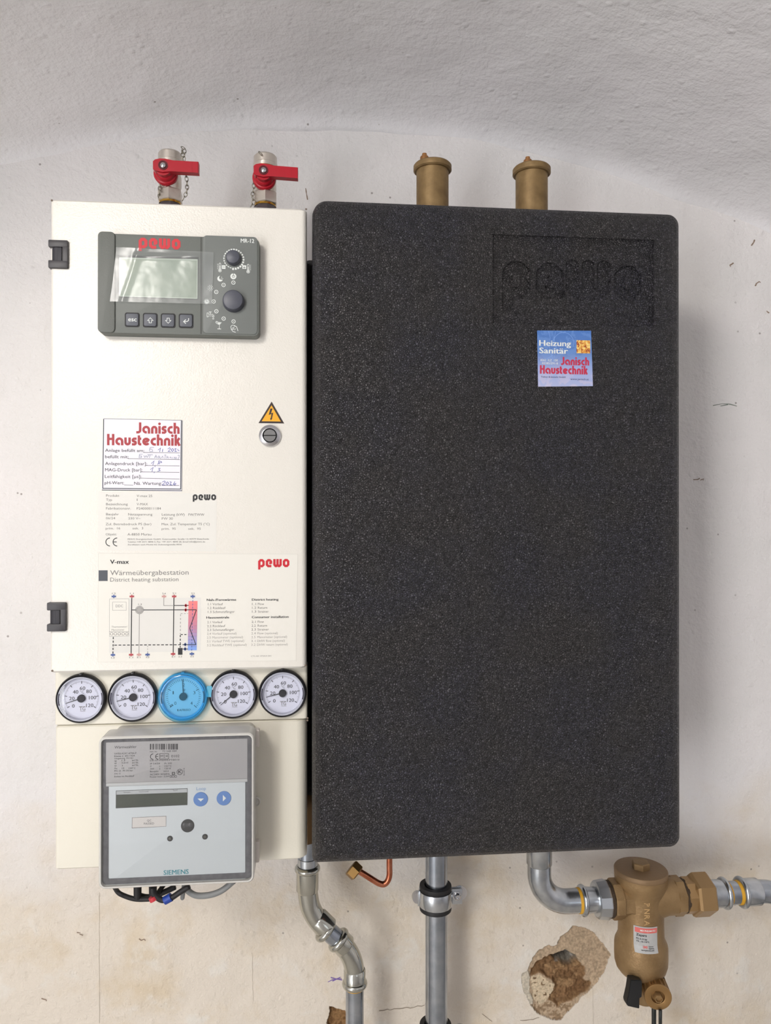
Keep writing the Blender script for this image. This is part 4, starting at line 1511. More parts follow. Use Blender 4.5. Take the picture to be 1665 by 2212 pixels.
        slab(bm, a_.x, b_.x, b_.z + 0.001, a_.z, YP - 0.0055, YP - 0.0060, 0.001, 0.0002)
        obj('pull_tab', bm, mat('blue_tab', (92, 170, 200), 0.4), fl)
    return t


gauge(175.6, 1510.5, 176.3, 1508.3, -108, 'leftmost black-rimmed thermometer, nearest the cabinet edge, needle just above 0')
gauge(286, 1507, 287.8, 1505.8, -104.5, 'black-rimmed thermometer between the leftmost one and the blue gauge')
gauge(397, 1503.6, 396, 1504.2, -3.4, 'pressure gauge under blue protective film, middle of the gauge row', True)
gauge(503.7, 1500.4, 504.3, 1499.2, -130.5, 'black-rimmed thermometer right of the blue gauge, needle resting below 0')
gauge(611.8, 1497.5, 610.4, 1497.0, -104, 'rightmost black-rimmed thermometer, beside the black foam housing')

# ------------------------------------------------------------------ heat meter
YM = YP - 0.044
mt = thing('heat_meter', 'grey square heat meter under a clear lid, mounted on the lower cover', 'meter', tuple(on(380, 1900, YP)))
X0, X1, Z0, Z1 = R4(213, 1592.5, 548.5, 1906.5, YM)
bm = B()
slab(bm, X0 + 0.006, X1 - 0.003, Z0 + 0.004, Z1 - 0.0015, YP, YM + 0.020, 0.006, 0.003)
obj('meter_base', bm, HOUSE, mt, smooth=35)
bm = B()       # milky lid: a hollow frame
inn = 0.0022
out = rrect(X0, X1, Z0, Z1, 0.0062, 6)
mid = rrect(X0 + inn, X1 - inn, Z0 + inn, Z1 - inn, 0.0045, 6)
rings = [[(x, YM + 0.026, z) for x, z in out], [(x, YM + 0.0012, z) for x, z in out],
         [(x, YM, z) for x, z in rrect(X0 + 0.001, X1 - 0.001, Z0 + 0.001, Z1 - 0.001, 0.0052, 6)], [(x, YM, z) for x, z in mid], [(x, YM + 0.022, z) for x, z in mid]]
loft(bm, rings, cap0=False, cap1=False)
obj('lid_frame', bm, LID, mt, smooth=35, label='milky clear rim of the lid')
bm = B()
slab(bm, X0 + inn, X1 - inn, Z0 + inn, Z1 - inn, YM + 0.0016, YM + 0.0006, 0.0045, 0.0001)
obj('lid_pane', bm, GLASS, mt, label='clear window of the lid')
bm = B()
YG = YM + 0.0035
g0 = rrect(X0 + inn, X1 - inn, Z0 + inn, Z1 - inn, 0.0045, 6)
gi = 0.0062
g1 = rrect(X0 + inn + 0.0006, X1 - inn - 0.0006, Z0 + inn + 0.0006, Z1 - inn - 0.0006, 0.0040, 6)
g2 = rrect(X0 + inn + gi, X1 - inn - gi, Z0 + inn + gi, Z1 - inn - gi, 0.001, 6)
g3 = rrect(X0 + inn + gi * 0.55, X1 - inn - gi * 0.55, Z0 + inn + gi * 0.55, Z1 - inn - gi * 0.55, 0.002, 6)
loft(bm, [[(x, YG + 0.006, z) for x, z in g0], [(x, YG, z) for x, z in g1], [(x, YG - 0.0006, z) for x, z in g3], [(x, YG + 0.0002, z) for x, z in g2], [(x, YG + 0.008, z) for x, z in g2]], cap0=False, cap1=True)
obj('gasket', bm, GASKET, mt, smooth=40, label='speckled dark grey gasket round the face')
YI = YM + 0.0040
bm = B()
a0, a1, b0, b1 = R4(228.5, 1693, 530, 1896, YI)
slab(bm, a0, a1, b0 - 0.0015, b1, YI + 0.006, YI, 0.0006, 0.0004)
obj('face', bm, METERF, mt, smooth=35)
bm = B()
c0, c1, d0, d1 = R4(228.5, 1604, 534.5, 1686, YI - 0.0015)
slab(bm, c0, c1, d0 + 0.0018, d1, YI + 0.005, YI - 0.0015, 0.0006, 0.0004)
obj('rating_plate', bm, METERP, mt, smooth=35)
bm = B()
slab(bm, c0, c1, d0 - 0.0016, d0 + 0.0016, YI + 0.005, YI - 0.0012, 0.0003, 0.0005)
obj('sill', bm, METERS, mt, smooth=35)
# top housing step and moulded tab, side clips, screw
for py0, py1 in ((1574, 1612), (1815, 1860)):
    bm = B()
    e0, e1, f0, f1 = R4(549, py0, 560.5, py1, YM + 0.03)
    slab(bm, e0 - 0.001, e1, f0, f1, YM + 0.034, YM + 0.026, 0.0015, 0.001)
    obj('lid_clip', bm, mat('clip_beige', (212, 204, 196), 0.45), mt, smooth=35)
bm = B()
q = on(552, 1733, YM + 0.03)
lathe(bm, (q.x, YM + 0.034, q.z), (0, -1, 0), [(0, 0.0050), (0.003, 0.0050), (0.004, 0.0042), (0.003, 0.0032), (0.003, 0)], 28, cap1=False)
obj('screw', bm, HOUSE, mt, smooth=35)
SM = lambda x, y: (90 + x / 2.775, 1540 + y / 2.775)
# lcd window
YL = YI - 0.0002
P_ = Print(YL, [mat('lcd_frame_dark', (34, 40, 32), 0.5), LCD2, mat('lcd_strip_grey', (176, 180, 182), 0.5), INKK])
P_.poly([SM(445, 466), SM(874, 452), SM(873, 552), SM(444, 572)], 0, 1)
P_.poly([SM(448, 468), SM(872, 455), SM(872, 476), SM(448, 490)], 2, 2)
P_.poly([SM(450, 492), SM(871, 478), SM(871, 547), SM(450, 566)], 1, 2)
for s, x, y, w in (('Vorjahr', 490, 480, 42), ('Vormonat', 583, 476, 55), ('Tarif', 785, 468, 28)):
    P_.text(s, *SM(x, y), 2.6, 3, w=w / 2.775, layer=3)
P_.build('meter_display', mt, 'dark green blank display strip')
# two round blue buttons
for (bx, by), kind in ((SM(953, 517), 0), (SM(1092, 511), 1)):
    q = on(bx, by, YI)
    bm = B()
    lathe(bm, (q.x, YI + 0.0002, q.z), (0, -1, 0), [(0, 0.0070), (0.0006, 0.0070), (0.0009, 0.0067), (0.0009, 0)], 36, cap1=False)
    bo = obj('button', bm, BLUEB, mt, smooth=35, label='round blue button')
    P_ = Print(YI - 0.0008, [INKW])
    if kind == 0:
        P_.poly([(bx - 7, by - 1.5), (bx, by + 5), (bx + 7, by - 1.5)], 0)
    else:
        P_.poly([(bx - 2.3, by + 7), (bx + 4.8, by), (bx - 2.3, by - 7)], 0)
    P_.build('arrow', bo)
# passed label, optical port, screw holes
P_ = Print(YI - 0.0001, [INKG, mat('qc_paper', (208, 204, 200), 0.5), INKK])
P_.poly([SM(541, 627), SM(747, 617), SM(746, 681), SM(540, 692)], 0, 1)
P_.poly([SM(544, 629), SM(744, 620), SM(744, 679), SM(543, 688)], 1, 2)
P_.text('QC', *SM(632, 651), 4.2, 2, w=8.5, layer=3)
P_.text('PASSED', *SM(613, 670), 4.2, 2, w=21, layer=3)
P_.build('inspection_label', mt)
for (bx, by), r in ((SM(875, 676), 12.9), (SM(769, 753), 5.5), (SM(979, 742), 5.5)):
    q = on(bx, by, YI)
    rr = r * mpp(YI)
    bm = B()
    lathe(bm, (q.x, YI + 0.0002, q.z), (0, -1, 0), [(0, rr * 1.08), (0.0004, rr * 1.08), (0.0004, rr), (0.0003, rr)], 32)
    o1 = obj('optical_port' if r > 10 else 'screw_hole', bm, mat('port_black', (30, 30, 30), 0.4), mt)
    bm = B()
    if r > 10:
        for s in (-1, 1):
            lathe(bm, (q.x + s * rr * 0.45, YI - 0.0003, q.z + rr * 0.15), (0, -1, 0), [(0, rr * 0.36), (0.0004, rr * 0.36), (0.0006, rr * 0.28), (0.0006, 0)], 20, cap1=False)
        box(bm, q.x - rr * 0.12, q.x + rr * 0.12, YI - 0.0009, YI - 0.0003, q.z - rr * 0.15, q.z + rr * 0.5)
        obj('port_lens', bm, mat('port_lens_grey', (66, 66, 68), 0.3), o1, smooth=35)
    else:
        lathe(bm, (q.x, YI - 0.0002, q.z), (0, -1, 0), [(0, rr * 0.6), (0.0004, rr * 0.6), (0.0005, 0)], 16, cap1=False)
        obj('screw_head', bm, mat('screw_head_grey', (84, 82, 76), 0.4, 0.6), o1, smooth=35)
P_ = Print(YI - 0.0001, [TEAL, mat('loop_blue_ink', (112, 146, 192), 0.6), INKK])
P_.text('SIEMENS', *SM(731, 971), 9.6, 0, w=51.5, bold=0.018)
P_.text('Loop', *SM(928, 464), 6.8, 1, w=19.5)
P_.build('printing', mt)
P_ = Print(YI - 0.0016, [mat('meter_ink', (44, 42, 44), 0.6), METERP])
SP = lambda x, y: (200 + x / 7.239, 1560 + y / 7.239)
for s, x, y, w, h in (('Wärmezähler', 342, 412, 325, 38), ('UH50-A23C-AT06-F', 340, 505, 325, 24), ('Klasse 2  EN 1434', 340, 545, 300, 24), ('Umgebung  M1+E1', 340, 580, 275, 22), ('qp', 340, 615, 38, 22), ('1,5', 455, 612, 52, 22),
                      ('m³/h', 618, 610, 88, 26), ('qi', 340, 650, 32, 22), ('0,015', 455, 648, 95, 22), ('m³/h', 618, 648, 88, 26), ('qs', 340, 690, 34, 22), ('3', 457, 690, 14, 22), ('m³/h', 618, 686, 88, 26),
                      ('Θq', 340, 735, 38, 22), ('10', 457, 733, 34, 22), ('130°C', 565, 733, 102, 24), ('PN 25  PS 25 bar', 340, 775, 278, 22), ('DN 15', 340, 818, 90, 22), ('Einbau im Rücklauf', 340, 862, 292, 24),
                      ('Fabr. Nr.', 897, 472, 112, 18), ('72 548 484', 1092, 468, 210, 24), ('M24', 1062, 552, 106, 38), ('0102', 1230, 550, 122, 36), ('DE-07-MI004-PTB010', 897, 612, 438, 24), ('IP 54/54', 900, 662, 145, 24),
                      ('Pt 500', 1125, 658, 110, 24), ('Θ', 900, 700, 18, 22), ('2', 1040, 700, 14, 20), ('150°C', 1125, 700, 105, 24), ('ΔΘ', 900, 740, 55, 22), ('3', 1040, 740, 14, 20), ('120 K', 1125, 738, 100, 24),
                      ('Baujahr', 897, 782, 130, 22), ('2024', 1105, 778, 82, 20), ('AC240V 50/60Hz', 897, 832, 295, 26), ('Power inter. 2,5W', 897, 868, 290, 24)):
    a, b = SP(x, y)
    P_.text(s, a, b, h / 7.239, 0, w=w / 7.239, bold=0.008)
a, b = SP(1048, 492), SP(1188, 574)
P_.line([a, (b[0], a[1]), b, (a[0], b[1])], 0.9, 0, closed=True)
for cx_, bar in ((947, 0), (1028, 1)):
    a, b = SP(cx_, 538)
    P_.disc(a, b, 6.4, 0, 1, 5.0, 90, 270, n=14)
    if bar:
        P_.line([(a - 5.5, b), (a - .5, b)], 1.2, 0)
xx = 897
rb = random.Random(5)
while xx < 1338:
    wdt = rb.choice((9, 14, 20, 26))
    a, b = SP(xx, 338), SP(min(xx + wdt, 1340), 428)
    P_.rect(a[0], a[1], b[0], b[1], 0)
    xx += wdt + rb.choice((8, 12, 20))
P_.disc(*SP(1362, 778), 6.2, 0, 1, 5.2)
P_.text('K', *SP(1340, 800), 6.6, 0, w=7, bold=0.03)
P_.text('S0-07-0', SP(1440, 835)[0], SP(1440, 835)[1], 2.6, 0, w=16, rot=90)
a, b = SP(1243, 782), SP(1283, 822)
P_.line([a, (b[0], a[1]), b, (a[0], b[1])], 0.8, 0, closed=True)
a, b = SP(1250, 790), SP(1276, 815)
P_.line([a, (b[0], a[1]), b, (a[0], b[1])], 0.6, 0, closed=True)
for dx in (1210, 1245, 1285):
    a, b = SP(dx, 835), SP(dx + 26, 862)
    P_.line([a, (b[0], a[1]), b, (a[0], b[1])], 0.7, 0, closed=True)
P_.build('plate_printing', mt)
P_ = Print(YI - 0.0013, [INKG])
P_.text('Modul 1', *SM(977, 403), 2.6, 0, w=17)
P_.text('Modul 2', *SM(1112, 397), 2.6, 0, w=17)
P_.build('sill_printing', mt)

# cables below the meter
SCB = lambda x, y: (200 + x / 7.568, 1690 + y / 7.568)


def cable(name, pts, Y, r, m, label, extra=None, group=None):
    P = [on(x, y, Y) + Vector((0, dy, 0)) for x, y, dy in pts]
    t = obj(name, (lambda bm: (tube(bm, smooth_path(P, 8), r, 12), bm)[1])(B()), m, smooth='all', origin=P[0])
    tag(t, label, 'cable', group)
    return t


c1 = [SCB(*p) for p in ((300, 1800), (420, 1800), (520, 1855), (680, 1905), (850, 1912), (1000, 1880))]
cable('cable', [(*c1[0], 0.012)] + [(*p, 0) for p in c1[1:]] + [(*SCB(1120, 1780), 0.012)], YM + 0.022, 0.0023, RUBBER, 'black cable looping lowest at the left under the heat meter')
c2 = [SCB(*p) for p in ((735, 1720), (735, 1800), (770, 1850), (880, 1875), (1010, 1860), (1200, 1780), (1350, 1710))]
cable('cable', [(*p, 0) for p in c2], YM + 0.030, 0.0028, RUBBER, 'short black cable curving right from the left plug under the meter')
c3 = [SCB(*p) for p in ((985, 1720), (990, 1800), (1040, 1870), (1150, 1925), (1290, 1885), (1420, 1800), (1580, 1700))]
cb = cable('cable', [(*p, 0) for p in c3], YM + 0.016, 0.0028, RUBBER, 'black cable with red and blue tags under the heat meter')
for (x, y), m, w in ((SCB(1230, 1905), BLUET, 0.0075), (SCB(990, 1895), REDT, 0.0040)):
    q = on(x, y, YM + 0.016)
    bm = B()
    ax = Vector((0.85, 0, 0.45)) if m is BLUET else Vector((0.3, 0, -0.6))
    lathe(bm, q - ax.normalized() * w / 2, ax, [(0, 0.0040), (w, 0.0042)], 16)
    obj('cable_tag', bm, m, cb, smooth=40, label='blue tag' if m is BLUET else 'red tag')
for (x, y) in (SCB(735, 1770), SCB(985, 1775)):
    q = on(x, y, YM + 0.022)
    bm = B()
    lathe(bm, q + Vector((0, 0, 0.008)), (0, 0, -1), [(0, 0.0040), (0.012, 0.0038), (0.016, 0.0030)], 16)
    tag(obj('cable_gland', bm, RUBBER, smooth=40, origin=q), 'black plug above the looping cable, ' + ('left one' if x < 310 else 'right one') + ' under the heat meter', 'plug')
cable('cable', [(403, 1915, 0), (407, 1925, 0), (425, 1934.5, 0), (454, 1933, 0), (480, 1923, 0), (505, 1903, 0)], YM + 0.026, 0.0030, GREYC, 'thick grey cable bowing below the right half of the heat meter')
q = on(397, 1934, YM + 0.024)
bm = B()
lathe(bm, q + Vector((0.0006, 0, 0.014)), (-0.12, 0, -1), [(0, 0.0022), (0.017, 0.0022), (0.0185, 0.0012)], 14)
tag(obj('cable_tie_end', bm, GREYC, smooth=40, origin=q), 'short grey cable tail hanging between the black cables and the grey cable', 'cable')

# ------------------------------------------------------------------ black bead-foam housing
YB = -0.255
BZ0, BZ1 = 1.1440, 1.8228
fh = thing('foam_housing', 'large black bead-foam housing with rounded edges and an embossed logo', 'housing', ((BX0 + BX1) / 2, 0, BZ0))
LX0, LX1, LZ0, LZ1 = R4(1064, 505.5, 1412.5, 707, YB)
bm = B()
HR = (0.0125, 0.0135, 0.0145, 0.0040)
rings = [[(x, -0.06, z) for x, z in rrect(BX0, BX1, BZ0, BZ1, HR, 8)]]
prof = [(0.0, 0.030), (0.0, 0.024), (0.0012, 0.016), (0.0040, 0.0095), (0.0085, 0.0050), (0.0145, 0.0022), (0.0210, 0.0008), (0.0265, 0.0)]
for ins, back in prof:
    rings.append([(x, YB + back, z) for x, z in rrect(BX0 + ins, BX1 - ins, BZ0 + ins, BZ1 - ins, [max(v - ins * 0.42, 0.0015) for v in HR], 8)])
rs = loft(bm, rings, cap0=True, cap1=False)
lv = [bm.verts.new(p) for p in ((LX0, YB, LZ0), (LX1, YB, LZ0), (LX1, YB, LZ1), (LX0, YB, LZ1))]
edges = [bm.edges.new((lv[i], lv[(i + 1) % 4])) for i in range(4)]
last = rs[-1]
for i in range(len(last)):
    e = bm.edges.get((last[i], last[(i + 1) % len(last)]))
    if e is None:
        e = bm.edges.new((last[i], last[(i + 1) % len(last)]))
    edges.append(e)
res = bmesh.ops.triangle_fill(bm, edges=edges, use_beauty=True)
bmesh.ops.recalc_face_normals(bm, faces=bm.faces)
obj('shell', bm, FOAM, fh, smooth=60)
# recessed plate with sunk letters
gx = np.arange(LX0, LX1 + 1e-6, (LX1 - LX0) / 330)
gz = np.arange(LZ0, LZ1 + 1e-6, (LZ1 - LZ0) / 200)
GX, GZZ = np.meshgrid(gx, gz)
dep = np.full(GX.shape, 0.0024)
letters = np.zeros(GX.shape, bool)
SQ = lambda x, y: (1040 + x / 4.1625, 480 + y / 4.1625)
for ch, xa, xb_, yb_, xh in (('p', 197, 442, 668, 328), ('c', 500, 742, 672, 320), ('w', 772, 1160, 678, 312), ('o', 1205, 1440, 688, 312)):
    wd, ls = LOGO[ch]
    pa, pb = on(*SQ(xa, yb_), YB), on(*SQ(xb_, yb_), YB)
    sx_ = (pb.x - pa.x) / wd
    sz_ = xh / 4.1625 * mpp(YB)
    Ux, Uz = (GX - pa.x) / sx_, (GZZ - pa.z) / sz_
    for Lp in ls:
        for (ax_, az_), (bx_, bz_) in zip(Lp, Lp[1:]):
            ab = np.array([bx_ - ax_, bz_ - az_])
            t = np.clip(((Ux - ax_) * ab[0] + (Uz - az_) * ab[1]) / (ab @ ab + 1e-9), 0, 1)
            letters |= np.hypot(Ux - ax_ - t * ab[0], Uz - az_ - t * ab[1]) < 0.155
dep[letters] = 0.0048
dep[0, :] = dep[-1, :] = 0
dep[:, 0] = dep[:, -1] = 0
Vv = np.stack([GX, YB + dep, GZZ], -1).reshape(-1, 3)
a, b = GX.shape
idx = np.arange(a * b).reshape(a, b)
Q = np.stack([idx[:-1, :-1], idx[:-1, 1:], idx[1:, 1:], idx[1:, :-1]], -1).reshape(-1, 4)
me = grid_mesh('logo_plate', Vv, Q)
me.polygons.foreach_set('use_smooth', np.zeros(len(me.polygons), bool))
obj('logo_plate', me, FOAM, fh, label='sunk rectangular field with pressed-in lettering')
bm = B()
q = on(668, 560, -0.10)
box(bm, -0.0112, 0.375, -0.10, -0.004, 1.16, q.z, 0.004)
obj('rear_insulation', bm, mat('rear_foam_black', (30, 29, 31), 0.7, bump=[('vor', 370, 0.001)]), fh, label='dark rear insulation seen in the gap')

bs = thing('blue_sticker', 'square blue company sticker on the black foam housing', 'sticker', tuple(on(1220, 834, YB)))
SB = lambda x, y: (1140 + x / 10.406, 700 + y / 10.406)


def sticker_mat():
    m = bpy.data.materials.new('blue_cloud_print')
    m.use_nodes = True
    t = m.node_tree
    L = t.links.new
    b = t.nodes['Principled BSDF']
    b.inputs['Roughness'].default_value = 0.4
    tc = nd(t, 'ShaderNodeTexCoord')
    sp = nd(t, 'ShaderNodeSeparateXYZ')
    L(tc.outputs['Generated'], sp.inputs[0])
    cr = nd(t, 'ShaderNodeValToRGB')
    e = cr.color_ramp.elements
    e[0].position, e[0].color = 0.0, lin((190, 188, 214))
    e[1].position, e[1].color = 1.0, lin((72, 116, 186))
    k = cr.color_ramp.elements.new(0.28)
    k.color = lin((168, 174, 214))
    k = cr.color_ramp.elements.new(0.60)
    k.color = lin((88, 124, 186))
    L(sp.outputs[2], cr.inputs[0])
    n = nd(t, 'ShaderNodeTexNoise')
    n.inputs['Scale'].default_value = 5
    n.inputs['Detail'].default_value = 3
    n.inputs['Distortion'].default_value = 1.5
    L(tc.outputs['Generated'], n.inputs['Vector'])
    r = nd(t, 'ShaderNodeMapRange')
    r.inputs[1].default_value, r.inputs[2].default_value = 0.47, 0.53
    r.inputs[4].default_value = 0.35
    L(n.outputs['Fac'], r.inputs[0])
    mx = nd(t, 'ShaderNodeMix', data_type='RGBA')
    mx.inputs[7].default_value = lin((120, 158, 216))
    L(r.outputs[0], mx.inputs[0])
    L(cr.outputs[0], mx.inputs[6])
    L(mx.outputs[2], b.inputs['Base Color'])
    return m


bm = B()
vs = [bm.verts.new(on(*SB(x, y), YB - 0.0004)) for x, y in ((230, 1408), (1462, 1395), (1420, 150), (208, 145))]
f = bm.faces.new(vs)
r = bmesh.ops.extrude_face_region(bm, geom=[f])
for v in r['geom']:
    if isinstance(v, bmesh.types.BMVert):
        v.co.y += 0.0003
bmesh.ops.recalc_face_normals(bm, faces=bm.faces)
obj('sticker_sheet', bm, sticker_mat(), bs)


def flame_mat():
    m = bpy.data.materials.new('flame_picture')
    m.use_nodes = True
    t = m.node_tree
    L = t.links.new
    tc = nd(t, 'ShaderNodeTexCoord')
    n = nd(t, 'ShaderNodeTexNoise')
    n.inputs['Scale'].default_value = 260
    n.inputs['Detail'].default_value = 2
    n.inputs['Distortion'].default_value = 1.2
    L(tc.outputs['Object'], n.inputs['Vector'])
    cr = nd(t, 'ShaderNodeValToRGB')
    e = cr.color_ramp.elements
    e[0].position, e[0].color = 0.36, lin((140, 46, 40))
    e[1].position, e[1].color = 0.62, lin((240, 214, 130))
    k = e.new(0.47)
    k.color = lin((216, 146, 56))
    L(n.outputs['Fac'], cr.inputs[0])
    L(cr.outputs[0], t.nodes['Principled BSDF'].inputs['Base Color'])
    return m


P_ = Print(YB - 0.00045, [INKW, RED3, mat('navy_ink', (60, 60, 110), 0.6), flame_mat(), mat('sticker_swirl_blue', (128, 164, 222), 0.5)])
circ = [SB(800 + 230 * math.cos(math.radians(a)), 430 - 240 * math.sin(math.radians(a))) for a in range(-20, 200, 12)]
P_.line(circ, 0.9, 4, 1)
P_.line([SB(460, 160), SB(500, 300), SB(480, 500), SB(560, 800)], 0.8, 4, 1)
P_.line([SB(620, 160), SB(590, 330), SB(640, 560), SB(590, 760)], 0.7, 4, 1)
P_.line([SB(560, 700), SB(400, 800)], 0.8, 4, 1)
P_.text('Heizung', *SB(258, 487), 12.4, 0, w=71.5, bold=0.032, layer=2)
P_.text('Sanitär', *SB(260, 655), 12.4, 0, w=64.5, bold=0.032, layer=2)
P_.text('8262  ILZ  150', *SB(283, 832), 4.6, 0, w=39, bold=0.01, layer=2)
P_.text('03385/291-0', *SB(318, 902), 4.6, 0, w=36, bold=0.01, layer=2)
a, b = SB(1092, 362), SB(1400, 662)
P_.rect(a[0], a[1], b[0], b[1], 3, 2)
P_.stroke_text(BAU, 'Janisch', *SB(745, 920), 12.6, 64, 0.31, 1, 2)
P_.stroke_text(BAU, 'Haustechnik', *SB(272, 1115), 13.2, 109, 0.31, 1, 2)
P_.text('Tieber & Janisch GmbH', *SB(292, 1200), 3.2, 2, w=56, bold=0.01, layer=2)
P_.text('www.janisch.at', *SB(955, 1258), 4.4, 2, w=42, layer=2)
P_.build('printing', bs)

# ------------------------------------------------------------------ drain valves with red handles
YV = -0.13


def chain_links(bm, pts, step=0.0042, r=0.00048):
    P = smooth_path(pts, 10)
    acc, last, k = 0.0, P[0], 0
    for a, b in zip(P, P[1:]):
        acc += (b - a).length
        if acc >= step:
            acc = 0
            d = (b - a).normalized()
            side = Vector((1, 0, 0)) if k % 2 else Vector((0.35, -0.94, 0))
            side = (side - d * side.dot(d)).normalized()
            L, W = 0.0030, 0.0018
            ring = [b + d * (L * math.cos(2 * PI * j / 12)) + side * (W * math.sin(2 * PI * j / 12)) for j in range(12)]
            b2 = B()
            tube(b2, ring, r, 6, closed=True)
            me = bpy.data.meshes.new('x')
            b2.to_mesh(me)
            b2.free()
            bm.from_mesh(me)
            bpy.data.meshes.remove(me)
            k += 1


def drain_valve(cx, ytop, hx0, hx1, hy, label, chains, tilt):
    """cx: axis pixel column; ytop: top of the cap; handle from hx0 to hx1 at pixel row hy"""
    s = mpp(YV)
    c = on(cx, 430, YV)
    base = on(cx, 446, YV)
    t = thing('drain_valve', label, 'valve', (c.x, YV, base.z - 0.02), 'drain valves on the cabinet top')
    zt = on(cx, ytop, YV - 0.0135).z - 0.001
    z = lambda d: zt - d * s * 1.0
    up = (0, 0, 1)
    bm = B()
    zc0 = z(27)
    lathe(bm, (c.x, YV, zc0), up, [(0, 0.0128), (0.0004, 0.0138), (0.0045, 0.0140), (0.0052, 0.0134), (zt - zc0 - 0.0018, 0.0134), (zt - zc0, 0.0120)], 40)
    obj('cap', bm, NICKEL, t, smooth=35, label='nickel screw cap')
    bm = B()
    lathe(bm, (c.x, YV, z(38)), up, [(0, 0.0112), (0.002, 0.0122), (0.004, 0.0112), (0.006, 0.0120), (0.0075, 0.0112), (0.010, 0.0112)], 36)
    obj('thread', bm, BRASSL, t, smooth=40, label='brass thread below the cap')
    bm = B()
    zb = base.z - 0.004
    lathe(bm, (c.x, YV, z(82)), up, [(0, 0.0108), (0.006, 0.0126), (z(36) - z(82) - 0.008, 0.0126), (z(36) - z(82), 0.0105)], 36)
    lathe(bm, (c.x, YV, z(105)), up, [(0, 0.0135), (0.0010, 0.0146), (z(78) - z(105) - 0.002, 0.0146), (z(78) - z(105), 0.0125)], 6, rot=PI / 6 + 0.06)
    obj('valve_body', bm, NICKEL, t, smooth=25)
    bm = B()
    lathe(bm, (c.x, YV, z(109)), up, [(0, 0.0126), (0.004, 0.0118)], 36)
    obj('seat_ring', bm, BRASSL, t, smooth=35)
    bm = B()
    lathe(bm, (c.x, YV, z(140)), up, [(0, 0.0188), (z(122) - z(140), 0.0176), (z(107) - z(140), 0.0118)], 8, rot=0.2)
    obj('union_nut', bm, mat('black_nut', (74, 68, 72), 0.5), t, smooth=20, label='black nut at the foot')
    bm = B()
    lathe(bm, (c.x, YV, 1.800), up, [(0, 0.0125), (z(138) - 1.800, 0.0125)], 32)
    obj('feed_pipe', bm, STEEL, t, smooth=40)
    # handle: collar, spindle boss, lever
    YH = YV - 0.030
    hc = on(hx0 + 22, hy + 4, YH)
    bm = B()
    lathe(bm, (hc.x, YV - 0.010, hc.z), (0, -1, 0), [(0, 0.0132), (0.004, 0.0136), (0.0062, 0.0126), (0.0070, 0.0112), (0.0100, 0.0108), (0.0116, 0.0098), (0.0122, 0.0088), (0.0175, 0.0084)], 40)
    hd = obj('handle', bm, REDH, t, smooth=30, label='red lever handle')
    bm = B()
    l0, l1 = on(hx0, hy, YH), on(hx1, hy, YH)
    hh = 0.0061
    a_ = tilt
    W2 = 0.0085
    prof = []
    x_b = hc.x - 0.0108
    pts = [(x_b, -hh * 0.7), (x_b + 0.002, -hh), (hc.x, -hh * 1.22), (hc.x + 0.009, -hh), (l1.x, -hh), (l1.x, hh), (hc.x + 0.012, hh), (hc.x + 0.004, hh * 1.22), (hc.x - 0.004, hh * 1.22), (x_b + 0.002, hh), (x_b, hh * 0.7)]
    pts = [(x, zz + l0.z - (x - hc.x) * a_) for x, zz in pts]
    loft(bm, [[(x, YH + W2, zz) for x, zz in pts], [(x, YH + 0.0006, zz) for x, zz in pts],
              [(x + (0.0006 if x < hc.x else -0.0006), YH, zz) for x, zz in pts]])
    obj('lever', bm, REDH, hd, smooth=20)
    bm = B()
    sc = on(hx0 + 22.5, hy + 1.0, YH)
    lathe(bm, (sc.x, YH + 0.0004, sc.z), (0, -1, 0), [(0, 0.0052), (0.0010, 0.0052), (0.0010, 0.0044), (-0.0006 + 0.0012, 0.0044)], 28)
    obj('screw_well', bm, mat('red_well', (90, 6, 20), 0.5), hd, smooth=30)
    bm = B()
    q = on(hx0 + 23.0, hy + 2.0, YH)
    lathe(bm, (q.x, YH - 0.0008, q.z), (0, -1, 0), [(0, 0.0029), (0.0010, 0.0029), (0.0018, 0.0018), (0.0019, 0)], 20, cap1=False)
    sw = obj('screw', bm, CHROME, hd, smooth=35)
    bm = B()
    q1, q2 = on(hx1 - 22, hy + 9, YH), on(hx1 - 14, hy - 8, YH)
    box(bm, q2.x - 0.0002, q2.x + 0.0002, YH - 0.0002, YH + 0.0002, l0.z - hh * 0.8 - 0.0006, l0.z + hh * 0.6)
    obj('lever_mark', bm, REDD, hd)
    bm = B()
    for ch in chains:
        chain_links(bm, [on(x, y, YV + dy) for x, y, dy in ch])
    tag(obj('chain', bm, mat('chain_nickel', (150, 146, 134), 0.3, 1.0), t, smooth='all', label='small link chain of the cap'), kind='stuff')
    return t


drain_valve(367.5, 317.5, 329.5, 428.5, 356, 'red-handled drain valve nearer the left edge of the cabinet',
            [[(388, 321, -0.012), (396, 320, -0.014), (399, 332, -0.016), (397, 345, -0.016), (402, 380, -0.010), (404, 398, -0.008), (403, 414, -0.008), (396, 430, -0.006)],
             [(392, 322, -0.012), (394, 334, -0.015), (395, 345, -0.014)],
             [(346, 392, -0.010), (345, 410, -0.012), (344, 420, -0.010), (346, 430, -0.008)]], 0.012)
drain_valve(573.0, 324.0, 546.5, 643.5, 366.5, 'red-handled drain valve nearer the black foam housing',
            [[(555, 333, -0.014), (562, 331, -0.015), (564, 339, -0.015)],
             [(548, 385, -0.012), (548, 400, -0.013), (547, 412, -0.012), (545, 424, -0.012), (547, 436, -0.010), (543, 444, -0.01)]], 0.035)


